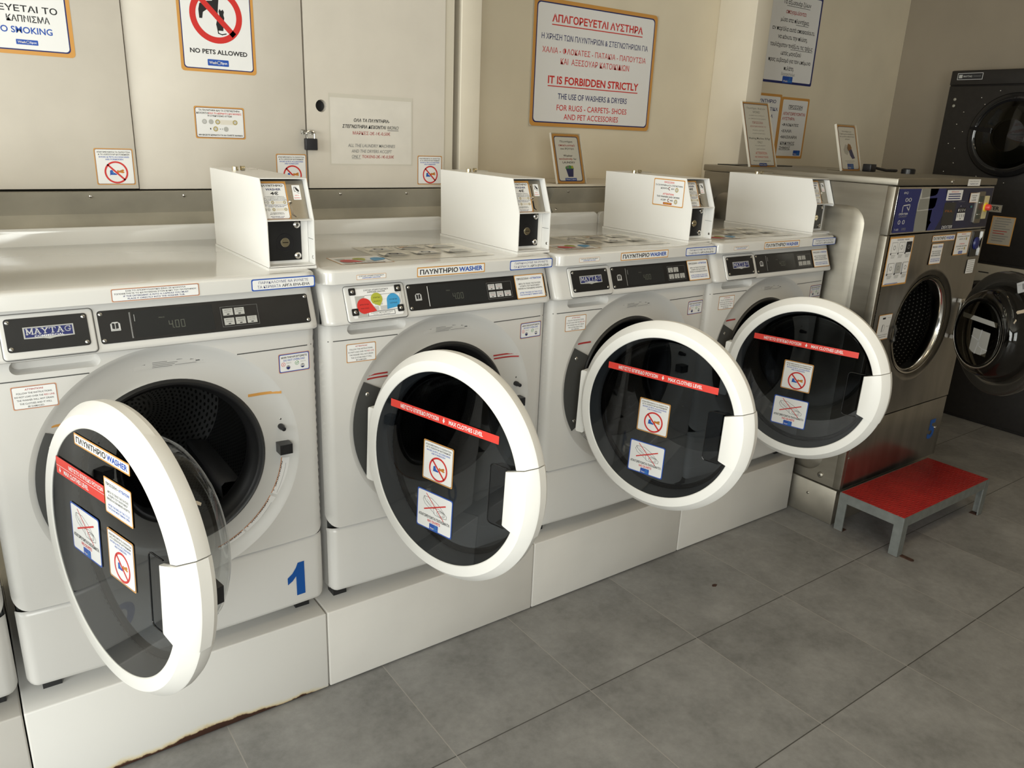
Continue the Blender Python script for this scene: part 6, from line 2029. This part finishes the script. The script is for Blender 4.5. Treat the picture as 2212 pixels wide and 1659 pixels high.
# hinge and open glass door
HGX, HGY = 3.512, DY0 - 0.010
mb = MB()
mb.tube([L(HGX - 0.012, HGY, 0.905), L(HGX - 0.012, HGY, 0.735)], 0.008, M_CHROME, 12)
for z in (0.895, 0.735): mb.box(L(HGX - 0.030, HGY - 0.006, z), L(HGX + 0.004, DY0 + 0.0, z + 0.016), M_CHROME)
mb.build('door_hinge', dx)
DR = 0.252
def ddoor_mesh():
    prof = [(0.196, 0.010), (0.205, 0.022), (0.222, 0.030), (0.240, 0.026), (0.250, 0.014), (0.252, 0.0), (0.250, -0.012), (0.238, -0.018), (0.200, -0.016), (0.190, -0.006), (0.196, 0.010)]
    mb = MB(); mb.lathe(prof, lambda r, t, d: (-DR - 0.010 + r * cos(t), -d, r * sin(t)), 80, mat('dark_door_ring', (0.055, 0.050, 0.042), 0.12, 0.5, coat=0.4))
    return mb.mesh('door', 50)
dd = link('door', ddoor_mesh(), dx, L(HGX, HGY, HZC - 0.002))
dd.rotation_euler = (0, 0, radians(60))
mb = MB()
pd = lambda r, t, d: (-DR - 0.010 + r * cos(t), -d, r * sin(t))
mb.lathe([(0.197, 0.0), (0.190, -0.020), (0.178, -0.06), (0.168, -0.085), (0.150, -0.098), (0.128, -0.100)], pd, 72, M_DEXGLASS)
mb.lathe([(0.128, -0.100), (0.118, -0.094), (0.08, -0.088), (0.0, -0.086)], pd, 72, M_DEXGLASS)
mb.build('glass_bowl', dd, 60)
mb = MB()
mb.lathe([(0.128, -0.100), (0.135, -0.1035), (0.142, -0.1015)], pd, 72, M_CHROME)
mb.build('bowl_rim', dd, 60)
# stickers seen from their backs through the glass, stuck on the outer side
inn = lambda xo, zo: (lambda a, b, d: (-DR - 0.010 - xo - a, 0.0875 + 0.0012 + d, zo + b))
p = Print(0.205, 0.019, inn(-0.02, 0.052), 0.0002); p.rect(0, 0, 1, 1, mat('sticker_back', (0.42, 0.41, 0.38), 0.6), 0.001, 6); p.build('sticker_back', dd)
p = Print(0.100, 0.098, inn(0.006, -0.035), 0.0002); p.rect(0, 0, 1, 1, mat('sticker_back', (0.42, 0.41, 0.38), 0.6))
p.line([(0.50, 0.0), (0.45, 0.45), (0.35, 1.0)], 0.005, 'ltgrey'); p.line([(0.0, 0.35), (0.45, 0.45), (0.50, 0.65), (0.72, 0.72), (1.0, 0.72)], 0.004, 'ltgrey'); p.line([(0.72, 0.72), (0.72, 1.0)], 0.004, 'ltgrey')
p.build('sticker_back', dd)
p = Print(0.050, 0.042, lambda a, b, d: (-DR - 0.010 - 0.075 - a * 0.9 + b * 0.4, 0.0192 + d, 0.205 + b * 0.9 + a * 0.4), 0.0002); p.rect(0, 0, 1, 1, 'ltgrey'); p.rect(0.55, 0.2, 0.85, 0.75, 'grey'); p.rect(0.1, 0.2, 0.45, 0.3, 'silver'); p.build('bar_label', dd)

# things lying on the steel washer
cover = thing('flat_cover', (3.02, 0.40, 1.413), 'thin dark metal flap lying on the steel washer behind the tall stand', 'cover')
link('cover_sheet', boxmesh((-0.12, 0.130, 0), (0.30, 0.230, 0.004), mat('dark_sheet', (0.05, 0.05, 0.045), 0.35, 0.7), 0.001), cover)
link('cover_catch', boxmesh((0.075, 0.035, 0.004), (0.098, 0.075, 0.026), mat('catch_grey', (0.05, 0.055, 0.06), 0.5), 0.002, skip=()), cover, (0, 0.09, 0))
cord = thing('power_cord', (3.36, 0.17, 1.413), 'black cord with a square plug lying on top of the steel washer', 'cord')
link('plug', boxmesh((-0.015, -0.02, 0), (0.030, 0.02, 0.032), M_BLACK, 0.003), cord)
mb = MB(); mb.tube([(0.025, 0, 0.020), (0.06, -0.01, 0.014), (0.11, -0.02, 0.007), (0.18, -0.03, 0.0065), (0.22, 0.02, 0.0065)], 0.006, M_RUBBER, 8); mb.build('cord_wire', cord)
cap = MB(); cap.lathe([(0.0, 0.0), (0.028, 0.0), (0.028, 0.018), (0.024, 0.022), (0, 0.022)], lambda r, t, d: (r * cos(t), r * sin(t), d), 24, M_BLACK)
o = cap.build('round_cap'); o.location = (3.42, 0.02, 1.413); tag(o, 'black round cap on the rear edge of the steel washer top', 'cap')

# ------------------------------------------------------------------ red step stool
st = thing('step_stool', (2.822, -0.272, 0), 'low step stool with a red checker top and grey angle legs', 'stool')
SX, SY, SH = 0.700, -0.272, 0.168
link('step_top', boxmesh((0.003, SY + 0.003, SH - 0.006), (SX - 0.003, -0.003, SH + 0.001), M_REDPLATE, 0.001), st)
fr = MB()
fr.box((0, SY, SH - 0.040), (SX, SY + 0.004, SH), M_GREYFRAME); fr.box((0, -0.004, SH - 0.040), (SX, 0, SH), M_GREYFRAME)
fr.box((0, SY + 0.004, SH - 0.040), (0.004, -0.004, SH), M_GREYFRAME); fr.box((SX - 0.004, SY + 0.004, SH - 0.040), (SX, -0.004, SH), M_GREYFRAME)
fr.build('step_frame', st)
for x, y, sx, sy in ((0, SY, 1, 1), (SX, SY, -1, 1), (0, 0, 1, -1), (SX, 0, -1, -1)):
    lg = MB()
    e = 0.0006
    def q(a, b): return (min(a, b), max(a, b))
    xa = q(x - sx * e, x + sx * 0.036); ya = q(y - sy * e, y + sy * 0.0045)
    lg.box((xa[0], ya[0], 0.002), (xa[1], ya[1], SH - 0.004), M_GREYFRAME)
    xa = q(x - sx * e, x + sx * 0.0045); ya = q(y + sy * 0.0045, y + sy * 0.036)
    lg.box((xa[0], ya[0], 0.002), (xa[1], ya[1], SH - 0.004), M_GREYFRAME)
    o = lg.build('leg', st)
    ft = MB(); ft.box((min(x, x + sx * 0.036), min(y, y + sy * 0.036), 0), (max(x, x + sx * 0.036), max(y, y + sy * 0.036), 0.002), mat('rusty_steel', (0.06, 0.028, 0.018), 0.7, noise=(60, 0.5))); ft.build('foot_pad', o)
mb = MB()
mb.prism(rr(0.020, SY - 0.052, 0.040, SY + 0.004, 0.009), lambda a, b, d: (a, b, d), 0.0, 0.0028, mat('rusty_steel', (0.06, 0.028, 0.018), 0.7))
mb.build('fixing_lug', st)

# ------------------------------------------------------------------ black stacked dryer on the end wall
TX = 4.745
td = thing('stack_dryer', (TX, 0.585, 0), 'tall black stacked dryer against the end wall with a FILTER label', 'dryer')
def Dm(a, b, d): return (-d, -a, b)             # a runs from its far edge towards the street, b up, d outward
def dbx(a0, a1, b0, b1, d0, d1, mt, name, par=td, bev=0.0):
    me = MB().prism([(a0, b0), (a1, b0), (a1, b1), (a0, b1)], Dm, d0, d1, mt).mesh(name)
    if bev: bevel(me, bev, 2)
    return link(name, me, par)
DW = 0.86
dbx(0, DW, 0.0, 1.945, -0.165, -0.012, M_DRYER, 'cabinet', bev=0.004)
dbx(0.004, DW - 0.004, 0.93, 1.862, -0.012, 0.0, M_DRYER, 'upper_front', bev=0.003)
dbx(0.004, DW - 0.004, 1.868, 1.942, -0.012, 0.004, M_DRYER, 'header', bev=0.003)
dbx(0.004, DW - 0.004, 0.02, 0.86, -0.012, 0.0, M_DRYER, 'lower_front', bev=0.003)
pn = dbx(0.315, DW - 0.01, 0.815, 0.915, -0.012, 0.012, mat('dryer_pale_panel', (0.36, 0.33, 0.27), 0.5), 'pale_panel', bev=0.003)
p = Print(0.50, 0.09, lambda a, b, d: Dm(0.585 + a, 0.865 + b, d), 0.0125)
p.rect(0.09, 0.40, 0.20, 0.47, 'black'); p.text('ΣΤΕΓΝΩΤΗΡΙΟ', 0.50, 0.36, 0.30, 0.16, 'dkred', 0.02); p.text('DRYER', 0.50, 0.60, 0.2, 0.14, 'black', 0.02)
p.build('panel_print', pn)
def dryer_door(ac, bc, R, name='dryer_door'):
    g = lambda r, t, d: Dm(ac + r * cos(t), bc + r * sin(t), d)
    mb = MB(); mb.lathe([(R, 0.0), (R, 0.022), (R - 0.012, 0.034), (R - 0.035, 0.038), (R - 0.045, 0.030), (R - 0.045, 0.010)], g, 72, M_GLOSSBLK)
    o = mb.build(name, td, 50)
    mb = MB(); mb.lathe([(R - 0.045, 0.030), (R - 0.07, 0.040), (R - 0.10, 0.046), (0.085, 0.05)], g, 64, M_DRYGLASS); mb.lathe([(0.085, 0.05), (0.0, 0.052)], g, 48, M_DRYGLASS); mb.build('door_glass', o, 60)
    mb = MB(); mb.lathe([(0.150, 0.004), (0.120, 0.012), (0.088, 0.030), (0.080, 0.032)], g, 64, mat('dryer_tub_steel', (0.60, 0.58, 0.52), 0.32, 0.85)); mb.build('drum_lip', o, 60)
    mb = MB(); mb.lathe([(0.082, 0.016), (0.0, 0.014)], g, 40, mat('drum_dark', (0.03, 0.027, 0.022), 0.6)); mb.build('drum_back', o)
    mb = MB(); mb.prism([(ac - R + 0.02, bc + 0.025), (ac - 0.085, bc + 0.008), (ac - 0.085, bc + 0.035), (ac - R + 0.02, bc + 0.040)], Dm, 0.032, 0.058, M_GLOSSBLK); mb.build('handle_shade', o)  # dark bar added for the handle's shadow on the door
    return o
dryer_door(0.385, 1.607, 0.218)
dryer_door(0.430, 0.620, 0.205)
# print and labels
p = Print(0.136, 0.035, lambda a, b, d: Dm(0.107 + a, 1.912 + b, d), 0.0045)
p.rect(0, 0, 1, 1, 'ltgrey', 0.001); p.rect(0.02, 0.07, 0.98, 0.93, 'black', 0.001); p.rect(0.06, 0.25, 0.20, 0.75, 'silver'); p.text('MAYTAG', 0.41, 0.5, 0.34, 0.28, 'silver', 0.02); p.text('Commercial', 0.77, 0.46, 0.28, 0.22, 'grey', 0.0)
p.build('maker_badge', td)
mb = MB()
for b in (1.792, 1.758): screw_at(mb, Dm, 0.048, b, 0.008, mat('grey_plug', (0.30, 0.29, 0.24), 0.5), slot=False)
for a, b in ((0.11, 1.725), (0.085, 1.66), (0.125, 1.62), (0.10, 1.53), (0.06, 1.555), (0.11, 1.45), (0.065, 1.40), (0.19, 1.80), (0.28, 1.835), (0.215, 1.765), (0.31, 1.365), (0.25, 1.385), (0.4, 1.36)):
    screw_at(mb, Dm, a, b, 0.0028, slot=False)
mb.build('front_screws', td)
def dlab(ac, bc, w, h, fn, name):
    p = Print(w, h, lambda a, b, d: Dm(ac + a, bc + b, d), 0.0006); fn(p); return p.build(name, td)
def f_filter(p): p.rect(0, 0, 1, 1, 'grey'); p.rect(0.03, 0.08, 0.97, 0.92, mat('label_tan', (0.42, 0.38, 0.30), 0.5)); p.text('FILTER', 0.5, 0.5, 0.76, 0.52, 'black', 0.03)
dlab(0.367, 1.222, 0.112, 0.041, f_filter, 'filter_label')
def f_inst(p):
    p.rect(0, 0, 1, 1, 'orange'); p.rect(0.04, 0.03, 0.96, 0.97, mat('label_tan2', (0.40, 0.37, 0.31), 0.5))
    p.text('ΣΤΕΓΝΩΤΗΡΙΟ', 0.5, 0.08, 0.6, 0.03, 'black', 0.02)
    for i in range(9): p.rect(0.15, 0.16 + i * 0.085, 0.85 - 0.1 * (i % 3), 0.185 + i * 0.085, 'grey' if i not in (4, 5) else 'dkred')
dlab(0.445, 1.105, 0.120, 0.155, f_inst, 'instruction_label')
def f_green(p): p.rect(0, 0, 1, 1, 'ltgrey', p.h * 0.49); p.rect(0.0, 0.1, 0.66, 0.9, 'lime', 0.002); p.text('OK', 0.80, 0.5, 0.12, 0.3, 'grey', 0.0)
dlab(0.235, 1.119, 0.115, 0.040, f_green, 'green_label'); dlab(0.235, 1.060, 0.110, 0.040, f_green, 'green_label')
def f_small(p): p.rect(0, 0, 1, 1, 'ltgrey', 0.002); p.rect(0.80, 0.2, 0.90, 0.8, 'black'); p.rect(0.1, 0.3, 0.65, 0.45, 'grey')
dlab(0.235, 1.172, 0.090, 0.028, f_small, 'small_label'); dlab(0.235, 1.010, 0.085, 0.028, f_small, 'small_label'); dlab(0.285, 1.265, 0.080, 0.010, lambda p: p.rect(0, 0, 1, 1, 'ltgrey'), 'edge_label')

# small things on the floor
rs = MB()
o_ = [(0.012 * cos(2 * pi * i / 11) * (0.8 + 0.4 * random.random()), 0.007 * sin(2 * pi * i / 11) * (0.8 + 0.4 * random.random())) for i in range(11)]
rs.prism(o_, lambda a, b, d: (a, b, d), 0.0, 0.0012, mat('rust_flake', (0.05, 0.02, 0.012), 0.8))
o = rs.build('rust_flake'); o.location = (2.052, -0.292, 0); tag(o, 'small brown rust flake lying on a grey floor tile', 'rust flake')
dx.location.x += 0.024      # clear of the last front loader's coin box
